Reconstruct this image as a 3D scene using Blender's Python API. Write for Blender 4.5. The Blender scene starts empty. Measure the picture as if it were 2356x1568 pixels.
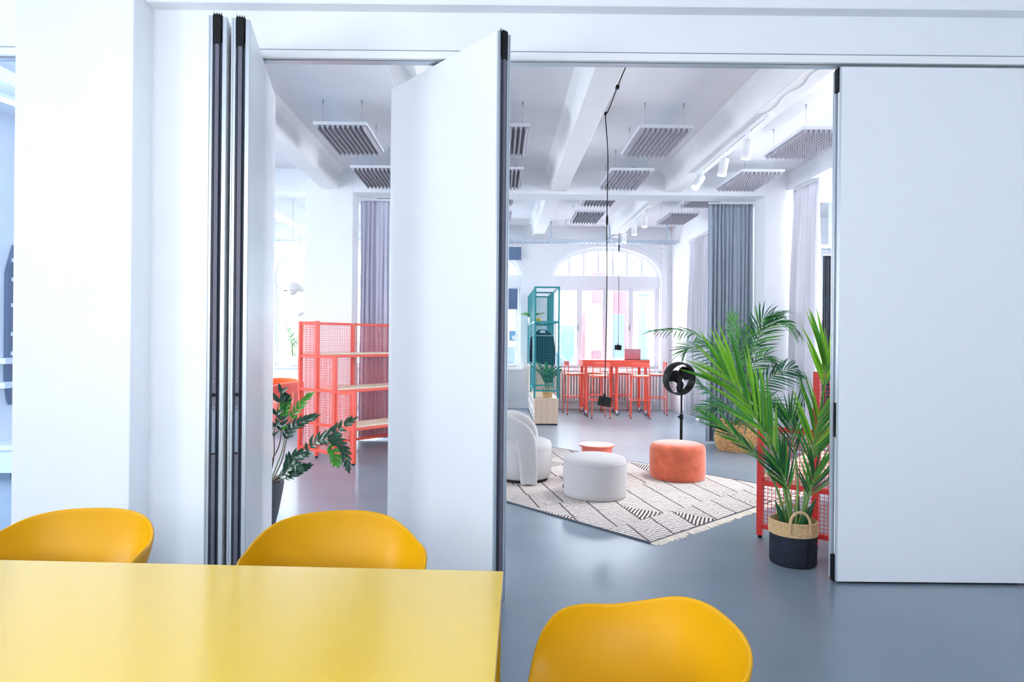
import bpy, bmesh, math, random
from mathutils import Vector, Matrix
random.seed(7)
R = math.radians
scene = bpy.context.scene
COL = scene.collection

# ------------------------------------------------------------------ camera
F = 1500.0                      # focal length in pixels of the 2356 x 1568 frame
EYE = 1.47
ROLL = 0.0096
cam_data = bpy.data.cameras.new('camera')
cam = bpy.data.objects.new('camera', cam_data)
COL.objects.link(cam)
cam_data.sensor_width = 36.0
cam_data.lens = F / 2356 * 36.0
cam_data.shift_x = (1178 - 1145) / 2356
cam_data.shift_y = -(784 - 780) / 2356
cam_data.clip_start = 0.05
cam_data.clip_end = 200
cam.matrix_world = Matrix.Translation((0, 0, EYE)) @ Matrix.Rotation(R(90), 4, 'X') @ Matrix.Rotation(ROLL, 4, 'Z')
scene.camera = cam

# ------------------------------------------------------------------ exposure
scene.view_settings.view_transform = 'Standard'
scene.view_settings.look = 'None'
scene.view_settings.exposure = 0.80
scene.view_settings.gamma = 1.0
scene.view_settings.use_curve_mapping = False
scene.cycles.use_denoising = True
scene.cycles.use_adaptive_sampling = True
scene.cycles.adaptive_threshold = 0.04
scene.cycles.max_bounces = 8
scene.cycles.diffuse_bounces = 5
scene.cycles.glossy_bounces = 3
scene.cycles.transparent_max_bounces = 12
scene.cycles.sample_clamp_indirect = 6.0
scene.cycles.caustics_reflective = False
scene.cycles.caustics_refractive = False

# ------------------------------------------------------------------ sky
world = bpy.data.worlds.new('sky')
scene.world = world
world.use_nodes = True
bg = world.node_tree.nodes['Background']
bg.inputs['Color'].default_value = (0.925, 0.962, 1.0, 1)
bg.inputs['Strength'].default_value = 14.0

# ------------------------------------------------------------------ sky portals for the window openings, most of them unseen and placed for light
def window_light(name, loc, rot, sx, sy, energy, color=(0.95, 0.97, 1.0)):
    l = bpy.data.lights.new(name, 'AREA')
    l.shape = 'RECTANGLE'
    l.size, l.size_y = sx, sy
    l.energy = energy
    l.color = color
    o = bpy.data.objects.new(name, l)
    COL.objects.link(o)
    o.location = loc
    o.rotation_euler = rot
    return o
# meeting room: two windows in its left wall
for y in (-1.6, 0.9):
    pl = window_light('meeting_window_portal', (-4.72, y, 2.2), (R(90), 0, R(-90)), 1.2, 1.3, 1)
    pl.data.cycles.is_portal = True
for x in (-2.6, 0.0):
    pl = window_light('meeting_window_portal', (x, -3.72, 2.6), (R(90), 0, 0), 1.4, 1.1, 1)
    pl.data.cycles.is_portal = True
# unseen windows added for daylight: lounge and street room left walls, studio right wall
for (x, y, z, rz, sx, sy) in ((-5.42, 5.15, 2.1, -90, .9, 2.4), (-7.72, 10.6, 2.0, -90, 1.6, 2.4),
                              (7.22, 7.9, 2.0, 90, 2.2, 2.0), (7.22, 5.05, 1.9, 90, 1.1, 2.0)):
    pl = window_light('added_window_portal', (x, y, z), (R(90), 0, R(rz)), sx, sy, 1)
    pl.data.cycles.is_portal = True
# daylight falling in through the three street windows
for x in (-3.66, -0.67, 2.32):
    pl = window_light('street_window_portal', (x, 14.33, 2.1), (R(90), 0, R(180)), 2.4, 2.7, 1)
    pl.data.cycles.is_portal = True

def px(x, y, d):
    """world point that the picture shows at pixel (x, y) when it stands d metres in front of the eye"""
    rx, ry = x - 1145, y - 780
    u, v = rx + ry * ROLL, ry - rx * ROLL
    return Vector((u * d / F, d, EYE - v * d / F))

# ------------------------------------------------------------------ materials
def lin(c):
    def f(v):
        v /= 255.0
        return v / 12.92 if v <= 0.04045 else ((v + 0.055) / 1.055) ** 2.4
    return (f(c[0]), f(c[1]), f(c[2]), 1.0)

MATS = {}
def mat(name, rgb, rough=0.5, metal=0.0, noise=0.0, nscale=20.0, bump=0.0, bscale=200.0, spec=0.5, rvar=0.0,
        sheen=0.0, emit=None, estr=0.0, transl=0.0, coat=0.0):
    m = bpy.data.materials.new(name)
    m.use_nodes = True
    nt = m.node_tree
    b = nt.nodes['Principled BSDF']
    c = lin(rgb)
    b.inputs['Base Color'].default_value = c
    b.inputs['Roughness'].default_value = rough
    b.inputs['Metallic'].default_value = metal
    b.inputs['Specular IOR Level'].default_value = spec
    if coat:
        b.inputs['Coat Weight'].default_value = coat
        b.inputs['Coat Roughness'].default_value = 0.15
    if sheen:
        b.inputs['Sheen Weight'].default_value = sheen
        b.inputs['Sheen Roughness'].default_value = 0.4
    tc = nt.nodes.new('ShaderNodeTexCoord')
    if noise or rvar:
        n = nt.nodes.new('ShaderNodeTexNoise')
        n.inputs['Scale'].default_value = nscale
        n.inputs['Detail'].default_value = 5
        nt.links.new(tc.outputs['Object'], n.inputs['Vector'])
        if noise:
            r = nt.nodes.new('ShaderNodeMapRange')
            r.inputs['From Min'].default_value = 0.3
            r.inputs['From Max'].default_value = 0.7
            r.inputs['To Min'].default_value = 1 - noise
            r.inputs['To Max'].default_value = 1 + noise
            nt.links.new(n.outputs['Fac'], r.inputs['Value'])
            mx = nt.nodes.new('ShaderNodeVectorMath')
            mx.operation = 'SCALE'
            mx.inputs[0].default_value = c[:3]
            nt.links.new(r.outputs['Result'], mx.inputs['Scale'])
            nt.links.new(mx.outputs['Vector'], b.inputs['Base Color'])
        if rvar:
            r = nt.nodes.new('ShaderNodeMapRange')
            r.inputs['From Min'].default_value = 0.3
            r.inputs['From Max'].default_value = 0.7
            r.inputs['To Min'].default_value = max(0.02, rough - rvar)
            r.inputs['To Max'].default_value = min(1, rough + rvar)
            nt.links.new(n.outputs['Fac'], r.inputs['Value'])
            nt.links.new(r.outputs['Result'], b.inputs['Roughness'])
    if bump:
        n2 = nt.nodes.new('ShaderNodeTexNoise')
        n2.inputs['Scale'].default_value = bscale
        n2.inputs['Detail'].default_value = 4
        nt.links.new(tc.outputs['Object'], n2.inputs['Vector'])
        bp = nt.nodes.new('ShaderNodeBump')
        bp.inputs['Strength'].default_value = bump
        bp.inputs['Distance'].default_value = 0.01
        nt.links.new(n2.outputs['Fac'], bp.inputs['Height'])
        nt.links.new(bp.outputs['Normal'], b.inputs['Normal'])
    if emit:
        b.inputs['Emission Color'].default_value = lin(emit)
        b.inputs['Emission Strength'].default_value = estr
    if transl:
        out = nt.nodes['Material Output']
        t = nt.nodes.new('ShaderNodeBsdfTranslucent')
        t.inputs['Color'].default_value = c
        ms = nt.nodes.new('ShaderNodeMixShader')
        ms.inputs['Fac'].default_value = transl
        nt.links.new(b.outputs['BSDF'], ms.inputs[1])
        nt.links.new(t.outputs['BSDF'], ms.inputs[2])
        nt.links.new(ms.outputs['Shader'], out.inputs['Surface'])
    MATS[name] = m
    return m

def glass_mat(name, tint=(0.97, 0.99, 1.0), gloss=0.06):
    m = bpy.data.materials.new(name)
    m.use_nodes = True
    nt = m.node_tree
    nt.nodes.remove(nt.nodes['Principled BSDF'])
    t = nt.nodes.new('ShaderNodeBsdfTransparent')
    t.inputs['Color'].default_value = (*tint, 1)
    g = nt.nodes.new('ShaderNodeBsdfGlossy')
    g.inputs['Roughness'].default_value = 0.02
    ms = nt.nodes.new('ShaderNodeMixShader')
    ms.inputs['Fac'].default_value = gloss
    nt.links.new(t.outputs['BSDF'], ms.inputs[1])
    nt.links.new(g.outputs['BSDF'], ms.inputs[2])
    nt.links.new(ms.outputs['Shader'], nt.nodes['Material Output'].inputs['Surface'])
    MATS[name] = m
    return m

mat('plaster', (240, 243, 248), 0.75, noise=0.015, nscale=3, bump=0.12, bscale=40, spec=0.3)
mat('ceiling_paint', (240, 241, 245), 0.85, noise=0.02, nscale=4, bump=0.15, bscale=30, spec=0.2)
mat('beam_paint', (244, 245, 247), 0.8, noise=0.02, nscale=6, bump=0.5, bscale=25, spec=0.2)
mat('lacquer_white', (243, 245, 248), 0.38, spec=0.5)
mat('panel_white', (238, 241, 246), 0.34, spec=0.5)
mat('window_white', (240, 242, 248), 0.45)
mat('aluminium', (205, 214, 224), 0.34, 0.55)
mat('aluminium_grey', (128, 140, 156), 0.4, 0.4)
mat('seal_dark', (60, 68, 84), 0.5, noise=0.08, nscale=60)
mat('seal_mauve', (104, 102, 118), 0.55, noise=0.06, nscale=200)
mat('rubber_black', (18, 20, 24), 0.6, spec=0.25)
mat('black_metal', (16, 17, 19), 0.5, 0.0, spec=0.2)
mat('black_plastic', (13, 14, 16), 0.6, noise=0.05, nscale=200, spec=0.15)
mat('steel', (175, 182, 190), 0.35, 0.8)
mat('galvanised', (196, 208, 220), 0.4, 0.6, noise=0.08, nscale=60)
mat('coral_paint', (240, 92, 74), 0.42)
mat('red_paint', (214, 52, 48), 0.42)
mat('teal_paint', (22, 140, 146), 0.42)
mat('yellow_plastic', (216, 160, 0), 0.4, spec=0.22)
mat('yellow_top', (240, 200, 40), 0.2, spec=0.9, rvar=0.02, nscale=2, coat=0.6)
mat('edge_banding', (214, 214, 210), 0.5)
mat('felt_grey', (172, 171, 180), 0.95, noise=0.06, nscale=150, spec=0.1)
mat('felt_frame', (216, 219, 228), 0.8)
mat('curtain_grey', (172, 182, 196), 0.9, noise=0.04, nscale=120, spec=0.1, transl=0.1)
mat('curtain_lilac', (222, 222, 236), 0.9, noise=0.03, nscale=120, spec=0.1, transl=0.2)
mat('curtain_white', (232, 232, 237), 0.9, noise=0.03, nscale=120, spec=0.1, transl=0.35)
mat('wool_grey', (196, 195, 196), 0.95, noise=0.07, nscale=220, bump=0.3, bscale=350, spec=0.05, sheen=0.08)
mat('velvet_orange', (192, 100, 74), 0.85, noise=0.20, nscale=9, spec=0.1, sheen=0.55)
mat('coral_fabric', (214, 110, 100), 0.9, noise=0.05, nscale=150, spec=0.1, sheen=0.4)
mat('orange_fabric', (238, 110, 66), 0.9, noise=0.05, nscale=150, spec=0.1)
mat('coral_lacquer', (226, 120, 100), 0.3)
mat('felt_charcoal', (44, 49, 60), 0.95, noise=0.25, nscale=90, bump=0.4, bscale=160, spec=0.1)
mat('planter_grey', (84, 88, 98), 0.85, noise=0.12, nscale=160, bump=0.2, bscale=200)
mat('soil', (52, 40, 32), 0.95, noise=0.3, nscale=40, bump=0.8, bscale=60)
mat('jute', (206, 176, 134), 0.9, noise=0.22, nscale=70, bump=0.6, bscale=120, spec=0.1)
mat('wicker', (208, 164, 112), 0.8, noise=0.35, nscale=30, bump=0.6, bscale=90, spec=0.2)
mat('leaf_bright', (128, 192, 52), 0.42, noise=0.18, nscale=14, transl=0.35)
mat('leaf_green', (74, 150, 56), 0.42, noise=0.2, nscale=14, transl=0.3)
mat('leaf_dark', (34, 92, 52), 0.4, noise=0.2, nscale=14, transl=0.2)
mat('leaf_blue', (52, 112, 84), 0.38, noise=0.2, nscale=14, transl=0.2)
mat('leaf_zz', (36, 84, 60), 0.28, noise=0.15, nscale=20, transl=0.12)
mat('leaf_zz_new', (72, 166, 52), 0.3, noise=0.15, nscale=20, transl=0.25)
mat('stem_green', (110, 150, 78), 0.5)
mat('stem_brown', (96, 78, 60), 0.6)
mat('radiator_white', (240, 241, 245), 0.35)
mat('lamp_white', (226, 222, 216), 0.3)
mat('lamp_lens', (255, 255, 255), 0.3, emit=(255, 250, 242), estr=9.0)
mat('tube_light', (255, 255, 255), 0.3, emit=(245, 250, 255), estr=3.0)
mat('laptop_lid', (212, 164, 176), 0.35, 0.5)
mat('laptop_dark', (52, 52, 60), 0.4)
mat('logo_red', (196, 48, 56), 0.4)
mat('jacket_navy', (26, 34, 52), 0.9, noise=0.2, nscale=60, bump=0.4, bscale=60, spec=0.1)
mat('hat_straw', (224, 196, 96), 0.85, noise=0.1, nscale=80)
mat('blind_navy', (104, 124, 156), 0.8, noise=0.06, nscale=60)
mat('board_navy', (64, 84, 116), 0.5)
mat('white_plastic', (240, 242, 246), 0.4)
mat('fringe_cream', (232, 224, 212), 0.95, noise=0.1, nscale=80, spec=0.1)
mat('brick_red', (112, 62, 70), 0.9, noise=0.12, nscale=8)
mat('render_white', (190, 192, 196), 0.9, noise=0.05, nscale=4)
mat('door_blue', (56, 80, 114), 0.6)
mat('post_green', (70, 88, 92), 0.7)
mat('asphalt', (150, 152, 156), 0.95, noise=0.1, nscale=6)
mat('roof_grey', (120, 126, 134), 0.8)
mat('car_silver', (176, 182, 190), 0.25, 0.5)
mat('car_glass', (60, 74, 90), 0.1)
mat('house_glass', (96, 124, 156), 0.2)
mat('bark', (96, 84, 72), 0.9)
mat('whiteboard', (246, 247, 250), 0.25)
mat('cabinet_dark', (58, 64, 74), 0.5)
mat('sticker_blue', (130, 172, 206), 0.5)
mat('print_dark', (40, 44, 52), 0.6)
glass_mat('window_glass')
glass_mat('partition_glass', (0.80, 0.88, 0.97), 0.08)

def plywood(name, rgb, axis='Z', scale=3.0):
    m = bpy.data.materials.new(name)
    m.use_nodes = True
    nt = m.node_tree
    b = nt.nodes['Principled BSDF']
    tc = nt.nodes.new('ShaderNodeTexCoord')
    mp = nt.nodes.new('ShaderNodeMapping')
    mp.inputs['Scale'].default_value = (1.0, 1.0, 0.25) if axis == 'Z' else (0.3, 1, 1)
    w = nt.nodes.new('ShaderNodeTexWave')
    w.inputs['Scale'].default_value = scale
    w.inputs['Distortion'].default_value = 9
    w.inputs['Detail'].default_value = 3
    cr = nt.nodes.new('ShaderNodeValToRGB')
    c = lin(rgb)
    cr.color_ramp.elements[0].color = (c[0] * 0.94, c[1] * 0.91, c[2] * 0.88, 1)
    cr.color_ramp.elements[1].color = c
    nt.links.new(tc.outputs['Object'], mp.inputs['Vector'])
    nt.links.new(mp.outputs['Vector'], w.inputs['Vector'])
    nt.links.new(w.outputs['Fac'], cr.inputs['Fac'])
    nt.links.new(cr.outputs['Color'], b.inputs['Base Color'])
    b.inputs['Roughness'].default_value = 0.5
    MATS[name] = m
plywood('plywood', (224, 200, 176))
plywood('plywood_pale', (238, 220, 196), 'X', 4)

def concrete_floor():
    m = bpy.data.materials.new('floor_resin')
    m.use_nodes = True
    nt = m.node_tree
    b = nt.nodes['Principled BSDF']
    tc = nt.nodes.new('ShaderNodeTexCoord')
    n1 = nt.nodes.new('ShaderNodeTexNoise')
    n1.inputs['Scale'].default_value = 1.2
    n1.inputs['Detail'].default_value = 6
    n1.inputs['Roughness'].default_value = 0.55
    cr = nt.nodes.new('ShaderNodeValToRGB')
    cr.color_ramp.elements[0].position = 0.3
    cr.color_ramp.elements[0].color = lin((116, 132, 147))
    cr.color_ramp.elements[1].position = 0.72
    cr.color_ramp.elements[1].color = lin((132, 147, 161))
    mp = nt.nodes.new('ShaderNodeMapping')
    mp.inputs['Scale'].default_value = (1.0, 1.0, 1.0)
    for a, bb in ((tc.outputs['Object'], n1.inputs['Vector']),
                  (n1.outputs['Fac'], cr.inputs['Fac']), (cr.outputs['Color'], b.inputs['Base Color'])):
        nt.links.new(a, bb)
    b.inputs['Specular IOR Level'].default_value = 0.6
    b.inputs['Roughness'].default_value = 0.36
    b.inputs['Coat Weight'].default_value = 0.3
    b.inputs['Coat Roughness'].default_value = 0.17
    MATS['floor_resin'] = m
concrete_floor()

def rug_material():
    """woven kilim: leaning blocks outlined in brown yarn, each filled with stripes of its own direction and weight"""
    m = bpy.data.materials.new('rug_weave')
    m.use_nodes = True
    nt = m.node_tree
    N = nt.nodes.new
    L = nt.links.new
    b = nt.nodes['Principled BSDF']
    b.inputs['Roughness'].default_value = 0.95
    b.inputs['Specular IOR Level'].default_value = 0.1
    tc = N('ShaderNodeTexCoord')
    sep = N('ShaderNodeSeparateXYZ')
    wob = N('ShaderNodeTexNoise')
    wob.inputs['Scale'].default_value = 5
    L(tc.outputs['Object'], wob.inputs['Vector'])
    L(tc.outputs['Object'], sep.inputs['Vector'])
    def mth(op, a, bb=None, c=None):
        n = N('ShaderNodeMath')
        n.operation = op
        for i, v in enumerate((a, bb, c)):
            if v is None:
                continue
            if isinstance(v, (int, float)):
                n.inputs[i].default_value = v
            else:
                L(v, n.inputs[i])
        return n.outputs[0]
    wob2 = N('ShaderNodeTexNoise')
    wob2.inputs['Scale'].default_value = 26
    L(tc.outputs['Object'], wob2.inputs['Vector'])
    wb = mth('ADD', mth('MULTIPLY', mth('SUBTRACT', wob.outputs['Fac'], 0.5), 0.07), mth('MULTIPLY', mth('SUBTRACT', wob2.outputs['Fac'], 0.5), 0.012))
    X = mth('ADD', sep.outputs['X'], wb)
    Y = mth('ADD', sep.outputs['Y'], wb)
    # rows across the rug, columns leaning
    row = mth('DIVIDE', Y, 0.40)
    rid = mth('FLOOR', row)
    rfr = mth('FRACT', row)
    jog = mth('MULTIPLY', mth('FRACT', mth('MULTIPLY', mth('SINE', mth('MULTIPLY', rid, 91.7)), 43.7)), 0.22)
    col = mth('DIVIDE', mth('ADD', mth('SUBTRACT', X, mth('MULTIPLY', Y, 0.62)), jog), 0.31)
    cid = mth('FLOOR', col)
    cfr = mth('FRACT', col)
    edge = mth('LESS_THAN', mth('MINIMUM', cfr, mth('SUBTRACT', 1.0, cfr)), 0.030)
    rowedge = mth('LESS_THAN', rfr, 0.05)
    h = mth('FRACT', mth('ABSOLUTE', mth('MULTIPLY', mth('SINE', mth('ADD', mth('MULTIPLY', rid, 12.99), mth('MULTIPLY', cid, 78.23))), 4375.5)))
    sgn = mth('SUBTRACT', mth('MULTIPLY', mth('GREATER_THAN', mth('FRACT', mth('MULTIPLY', h, 7.3)), 0.5), 2.0), 1.0)
    along = mth('ADD', mth('MULTIPLY', X, 0.663), mth('MULTIPLY', Y, 0.749))
    across = mth('SUBTRACT', mth('MULTIPLY', X, 0.749), mth('MULTIPLY', Y, 0.663))
    ang = mth('ADD', along, mth('MULTIPLY', mth('MULTIPLY', across, 0.55), sgn))
    fine = mth('FRACT', mth('MULTIPLY', ang, 25.0))
    coarse = mth('FRACT', mth('MULTIPLY', mth('SUBTRACT', across, mth('MULTIPLY', along, 0.4)), 30.0))
    isbold = mth('GREATER_THAN', h, 0.78)
    thr = mth('ADD', 0.34, mth('MULTIPLY', mth('FRACT', mth('MULTIPLY', h, 3.7)), 0.14))
    f1 = mth('LESS_THAN', fine, thr)
    f2 = mth('LESS_THAN', coarse, 0.5)
    tri = mth('LESS_THAN', cfr, mth('SUBTRACT', 1.0, rfr))
    bold = mth('MULTIPLY', isbold, tri)
    stripe = mth('ADD', mth('MULTIPLY', bold, f2), mth('MULTIPLY', mth('SUBTRACT', 1.0, bold), mth('MULTIPLY', f1, 0.8)))
    tot = mth('MINIMUM', mth('MAXIMUM', stripe, mth('MAXIMUM', mth('MULTIPLY', edge, 0.95), mth('MULTIPLY', rowedge, mth('MULTIPLY', f1, 0.9)))), 1.0)
    mix = N('ShaderNodeMix')
    mix.data_type = 'RGBA'
    L(tot, mix.inputs['Factor'])
    mix.inputs['A'].default_value = lin((232, 224, 220))
    mix.inputs['B'].default_value = lin((88, 77, 77))
    L(mix.outputs['Result'], b.inputs['Base Color'])
    bp = N('ShaderNodeBump')
    bp.inputs['Strength'].default_value = 0.4
    bp.inputs['Distance'].default_value = 0.004
    L(tot, bp.inputs['Height'])
    L(bp.outputs['Normal'], b.inputs['Normal'])
    MATS['rug_weave'] = m
rug_material()

# ------------------------------------------------------------------ mesh building
class MB:
    def __init__(self):
        self.v, self.f = [], []
    def add(self, vs, fs, M=None):
        o = len(self.v)
        for p in vs:
            p = Vector(p)
            self.v.append(tuple(M @ p) if M is not None else tuple(p))
        for f in fs:
            self.f.append(tuple(i + o for i in f))
        return self
    def box(self, x0, x1, y0, y1, z0, z1, M=None):
        return self.add([(x0, y0, z0), (x1, y0, z0), (x1, y1, z0), (x0, y1, z0), (x0, y0, z1), (x1, y0, z1), (x1, y1, z1), (x0, y1, z1)],
                        [(0, 3, 2, 1), (4, 5, 6, 7), (0, 1, 5, 4), (1, 2, 6, 5), (2, 3, 7, 6), (3, 0, 4, 7)], M)
    def cbox(self, c, s, M=None):
        return self.box(c[0] - s[0] / 2, c[0] + s[0] / 2, c[1] - s[1] / 2, c[1] + s[1] / 2, c[2] - s[2] / 2, c[2] + s[2] / 2, M)
    def bar(self, p, q, w, h=None, up=(0, 0, 1)):
        p, q = Vector(p), Vector(q)
        h = w if h is None else h
        t = (q - p).normalized()
        up = Vector(up)
        if abs(t.dot(up)) > 0.98:
            up = Vector((1, 0, 0))
        s = t.cross(up).normalized()
        n = s.cross(t)
        vs = []
        for e in (p, q):
            for a, b in ((-1, -1), (1, -1), (1, 1), (-1, 1)):
                vs.append(e + s * (a * w / 2) + n * (b * h / 2))
        return self.add(vs, [(0, 1, 2, 3), (7, 6, 5, 4), (0, 4, 5, 1), (1, 5, 6, 2), (2, 6, 7, 3), (3, 7, 4, 0)])
    def tube(self, pts, r, n=8, cap=True):
        pts = [Vector(p) for p in pts]
        rs = [r] * len(pts) if isinstance(r, (int, float)) else list(r)
        rings, prev = [], None
        for i, p in enumerate(pts):
            t = (pts[min(i + 1, len(pts) - 1)] - pts[max(i - 1, 0)]).normalized()
            if prev is None:
                a = Vector((0, 0, 1)) if abs(t.z) < 0.9 else Vector((1, 0, 0))
                s = t.cross(a).normalized()
            else:
                s = (prev - t * prev.dot(t))
                s = s.normalized() if s.length > 1e-6 else t.orthogonal().normalized()
            prev = s
            b = t.cross(s)
            rings.append([p + (s * math.cos(2 * math.pi * k / n) + b * math.sin(2 * math.pi * k / n)) * rs[i] for k in range(n)])
        vs = [v for rg in rings for v in rg]
        fs = []
        for i in range(len(rings) - 1):
            for k in range(n):
                a, b2 = i * n + k, i * n + (k + 1) % n
                fs.append((a, b2, b2 + n, a + n))
        if cap:
            fs.append(tuple(range(n - 1, -1, -1)))
            fs.append(tuple(range((len(rings) - 1) * n, len(rings) * n)))
        return self.add(vs, fs)
    def cyl(self, p, q, r, n=16, r2=None):
        return self.tube([p, q], [r, r if r2 is None else r2], n)
    def lathe(self, prof, n=32, c=(0, 0, 0), M=None, cap0=True, cap1=True):
        vs, fs = [], []
        for r, z in prof:
            for k in range(n):
                a = 2 * math.pi * k / n
                vs.append((c[0] + r * math.cos(a), c[1] + r * math.sin(a), c[2] + z))
        for i in range(len(prof) - 1):
            for k in range(n):
                a, b = i * n + k, i * n + (k + 1) % n
                fs.append((a, b, b + n, a + n))
        if cap0:
            fs.append(tuple(range(n - 1, -1, -1)))
        if cap1:
            fs.append(tuple(range((len(prof) - 1) * n, len(prof) * n)))
        return self.add(vs, fs, M)
    def ring(self, c, axis, Rr, r, n=32, k=8, arc=2 * math.pi, start=0, M=None):
        axis = Vector(axis).normalized()
        s = axis.orthogonal().normalized()
        t = axis.cross(s)
        pts = [Vector(c) + (s * math.cos(start + arc * i / n) + t * math.sin(start + arc * i / n)) * Rr for i in range(n + 1)]
        return self.tube(pts, r, k, cap=False)
    def prism(self, poly, a0, a1, axis='Y', M=None):
        """poly: 2D outline; axis Y -> (x, z) outline pushed along y, Z -> (x, y) outline, X -> (y, z) outline"""
        n = len(poly)
        def pt(p, a):
            return (p[0], a, p[1]) if axis == 'Y' else ((p[0], p[1], a) if axis == 'Z' else (a, p[0], p[1]))
        vs = [pt(p, a0) for p in poly] + [pt(p, a1) for p in poly]
        fs = [tuple(range(n)), tuple(range(2 * n - 1, n - 1, -1))]
        for i in range(n):
            j = (i + 1) % n
            fs.append((i, i + n, j + n, j))
        return self.add(vs, fs, M)
    def grid(self, rows):
        """rows: list of equally long lists of points"""
        m = len(rows[0])
        vs = [p for rw in rows for p in rw]
        fs = []
        for i in range(len(rows) - 1):
            for k in range(m - 1):
                a = i * m + k
                fs.append((a, a + 1, a + 1 + m, a + m))
        return self.add(vs, fs)
    def build(self, name, material, parent=None, smooth=False, bevel=0.0, kind=None, label=None, recalc=True, angle=40):
        me = bpy.data.meshes.new(name)
        me.from_pydata(self.v, [], self.f)
        if recalc:
            bm = bmesh.new()
            bm.from_mesh(me)
            bmesh.ops.recalc_face_normals(bm, faces=bm.faces)
            bm.to_mesh(me)
            bm.free()
        if smooth:
            me.polygons.foreach_set('use_smooth', [True] * len(me.polygons))
            me.set_sharp_from_angle(angle=R(angle))
        me.materials.append(MATS[material])
        o = bpy.data.objects.new(name, me)
        COL.objects.link(o)
        if parent is not None:
            o.parent = parent
        if bevel:
            bv = o.modifiers.new('edge', 'BEVEL')
            bv.width = bevel
            bv.segments = 2
            bv.limit_method = 'ANGLE'
            bv.angle_limit = R(40)
        if kind:
            o['kind'] = kind
        if label:
            o['label'] = label
        return o

def tag(o, label, cat, group=None, kind=None):
    o['label'] = label
    o['category'] = cat
    if group:
        o['group'] = group
    if kind:
        o['kind'] = kind
    return o

def thing(name, label, cat, loc=(0, 0, 0), rz=0.0, group=None):
    o = bpy.data.objects.new(name, None)
    COL.objects.link(o)
    o.location = loc
    o.rotation_euler = (0, 0, rz)
    o.empty_display_size = 0.1
    return tag(o, label, cat, group)

def copy_tree(o, parent=None):
    c = o.copy()
    COL.objects.link(c)
    c.parent = parent
    for ch in list(o.children):
        copy_tree(ch, c)
    return c

def place(root, loc, rz=0.0, label=None):
    root.location = loc
    root.rotation_euler = (0, 0, rz)
    if label:
        root['label'] = label
    return root

def smooth_path(pts, sub=6):
    """Catmull-Rom through the points"""
    pts = [Vector(p) for p in pts]
    out = []
    for i in range(len(pts) - 1):
        p0, p1, p2, p3 = pts[max(i - 1, 0)], pts[i], pts[i + 1], pts[min(i + 2, len(pts) - 1)]
        for k in range(sub):
            t = k / sub
            out.append(0.5 * ((2 * p1) + (p2 - p0) * t + (2 * p0 - 5 * p1 + 4 * p2 - p3) * t * t + (3 * p1 - p0 - 3 * p2 + p3) * t ** 3))
    out.append(pts[-1])
    return out

def struct(name, mb, material, label=None, parent=None, smooth=False, bevel=0.0):
    o = mb.build(name, material, parent, smooth, bevel)
    if parent is None:
        o['kind'] = 'structure'
        if label:
            o['label'] = label
    return o

# ================================================================== THE SETTING
WY0, WY1 = 3.97, 4.10           # folding-wall plane
D2, D2B = 9.00, 9.38            # wall with the wide opening between lounge and front room
FAR, FARB = 14.0, 14.35         # street wall
C1, C2 = 3.80, 3.90             # ceilings

fl = MB()
fl.box(-8.0, 7.5, -4.0, FARB, -0.2, 0.0)
struct('floor', fl, 'floor_resin', 'grey blue polished resin floor running through all the rooms')

# ---- meeting room shell
def wall_with_windows(axis, plane0, plane1, a0, a1, z0, z1, holes):
    """a wall slab along one axis with rectangular holes (a_start, a_end, z_start, z_end)"""
    mb = MB()
    def slab(s, e, lo, hi):
        if e - s < 1e-4 or hi - lo < 1e-4:
            return
        if axis == 'Y':
            mb.box(plane0, plane1, s, e, lo, hi)
        else:
            mb.box(s, e, plane0, plane1, lo, hi)
    cur = a0
    for (s, e, lo, hi) in sorted(holes):
        slab(cur, s, z0, z1)
        slab(s, e, z0, lo)
        slab(s, e, hi, z1)
        cur = e
    slab(cur, a1, z0, z1)
    return mb

struct('wall_left', wall_with_windows('Y', -4.7, -4.5, -3.7, WY1, 0, 4.0, [(-2.2, -1.0, 1.55, 2.85), (0.3, 1.5, 1.55, 2.85)]), 'plaster')
struct('wall_rear', wall_with_windows('X', -3.7, -3.5, -4.5, 4.4, 0, 4.0, [(-3.3, -1.9, 2.05, 3.15), (-0.7, 0.7, 2.05, 3.15)]), 'plaster')
struct('wall_right', MB().box(4.2, 4.4, -3.5, WY1, 0, 4.0), 'plaster')
struct('ceiling_meeting', MB().box(-4.7, 4.4, -3.7, 3.877, 3.95, 4.15), 'ceiling_paint')

# wall above and beside the folding partition
mb = MB()
mb.box(-4.5, 4.2, WY0, WY1, 3.215, 4.0)
mb.box(-2.15, -1.64, WY0, WY1, 0, 3.215)
mb.box(3.26, 4.2, WY0, WY1, 0, 3.215)
struct('wall_partition', mb, 'plaster', 'white wall above and beside the folding partition')
struct('beam_partition', MB().box(-2.117, 4.2, 3.877, 4.09, 3.455, 4.0), 'plaster', 'white downstand beam above the folding partition', bevel=0.006)
struct('column_partition', MB().box(-2.80, -2.117, 3.76, 4.22, 0, 4.0), 'plaster', 'wide white pillar at the end of the folding partition', bevel=0.008)

# track the partition panels hang from
tr = bpy.data.objects.new('trim_1', None)
COL.objects.link(tr)
tr['kind'] = 'structure'
tr['label'] = 'white ceiling track of the folding partition with dark slot'
for (x0, x1) in ((-1.64, 4.2), (-4.5, -2.80)):
    MB().box(x0, x1, 3.955, 3.98, 3.167, 3.212).build('track_fascia', 'lacquer_white', tr)
    MB().box(x0, x1, 3.98, 3.992, 3.178, 3.212).build('track_slot', 'rubber_black', tr)
    MB().box(x0, x1, 3.992, 4.045, 3.163, 3.212).build('track_profile', 'aluminium', tr)
    MB().box(x0, x1, 3.957, 3.963, 3.212, 3.218).build('track_bead', 'aluminium_grey', tr)

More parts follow.
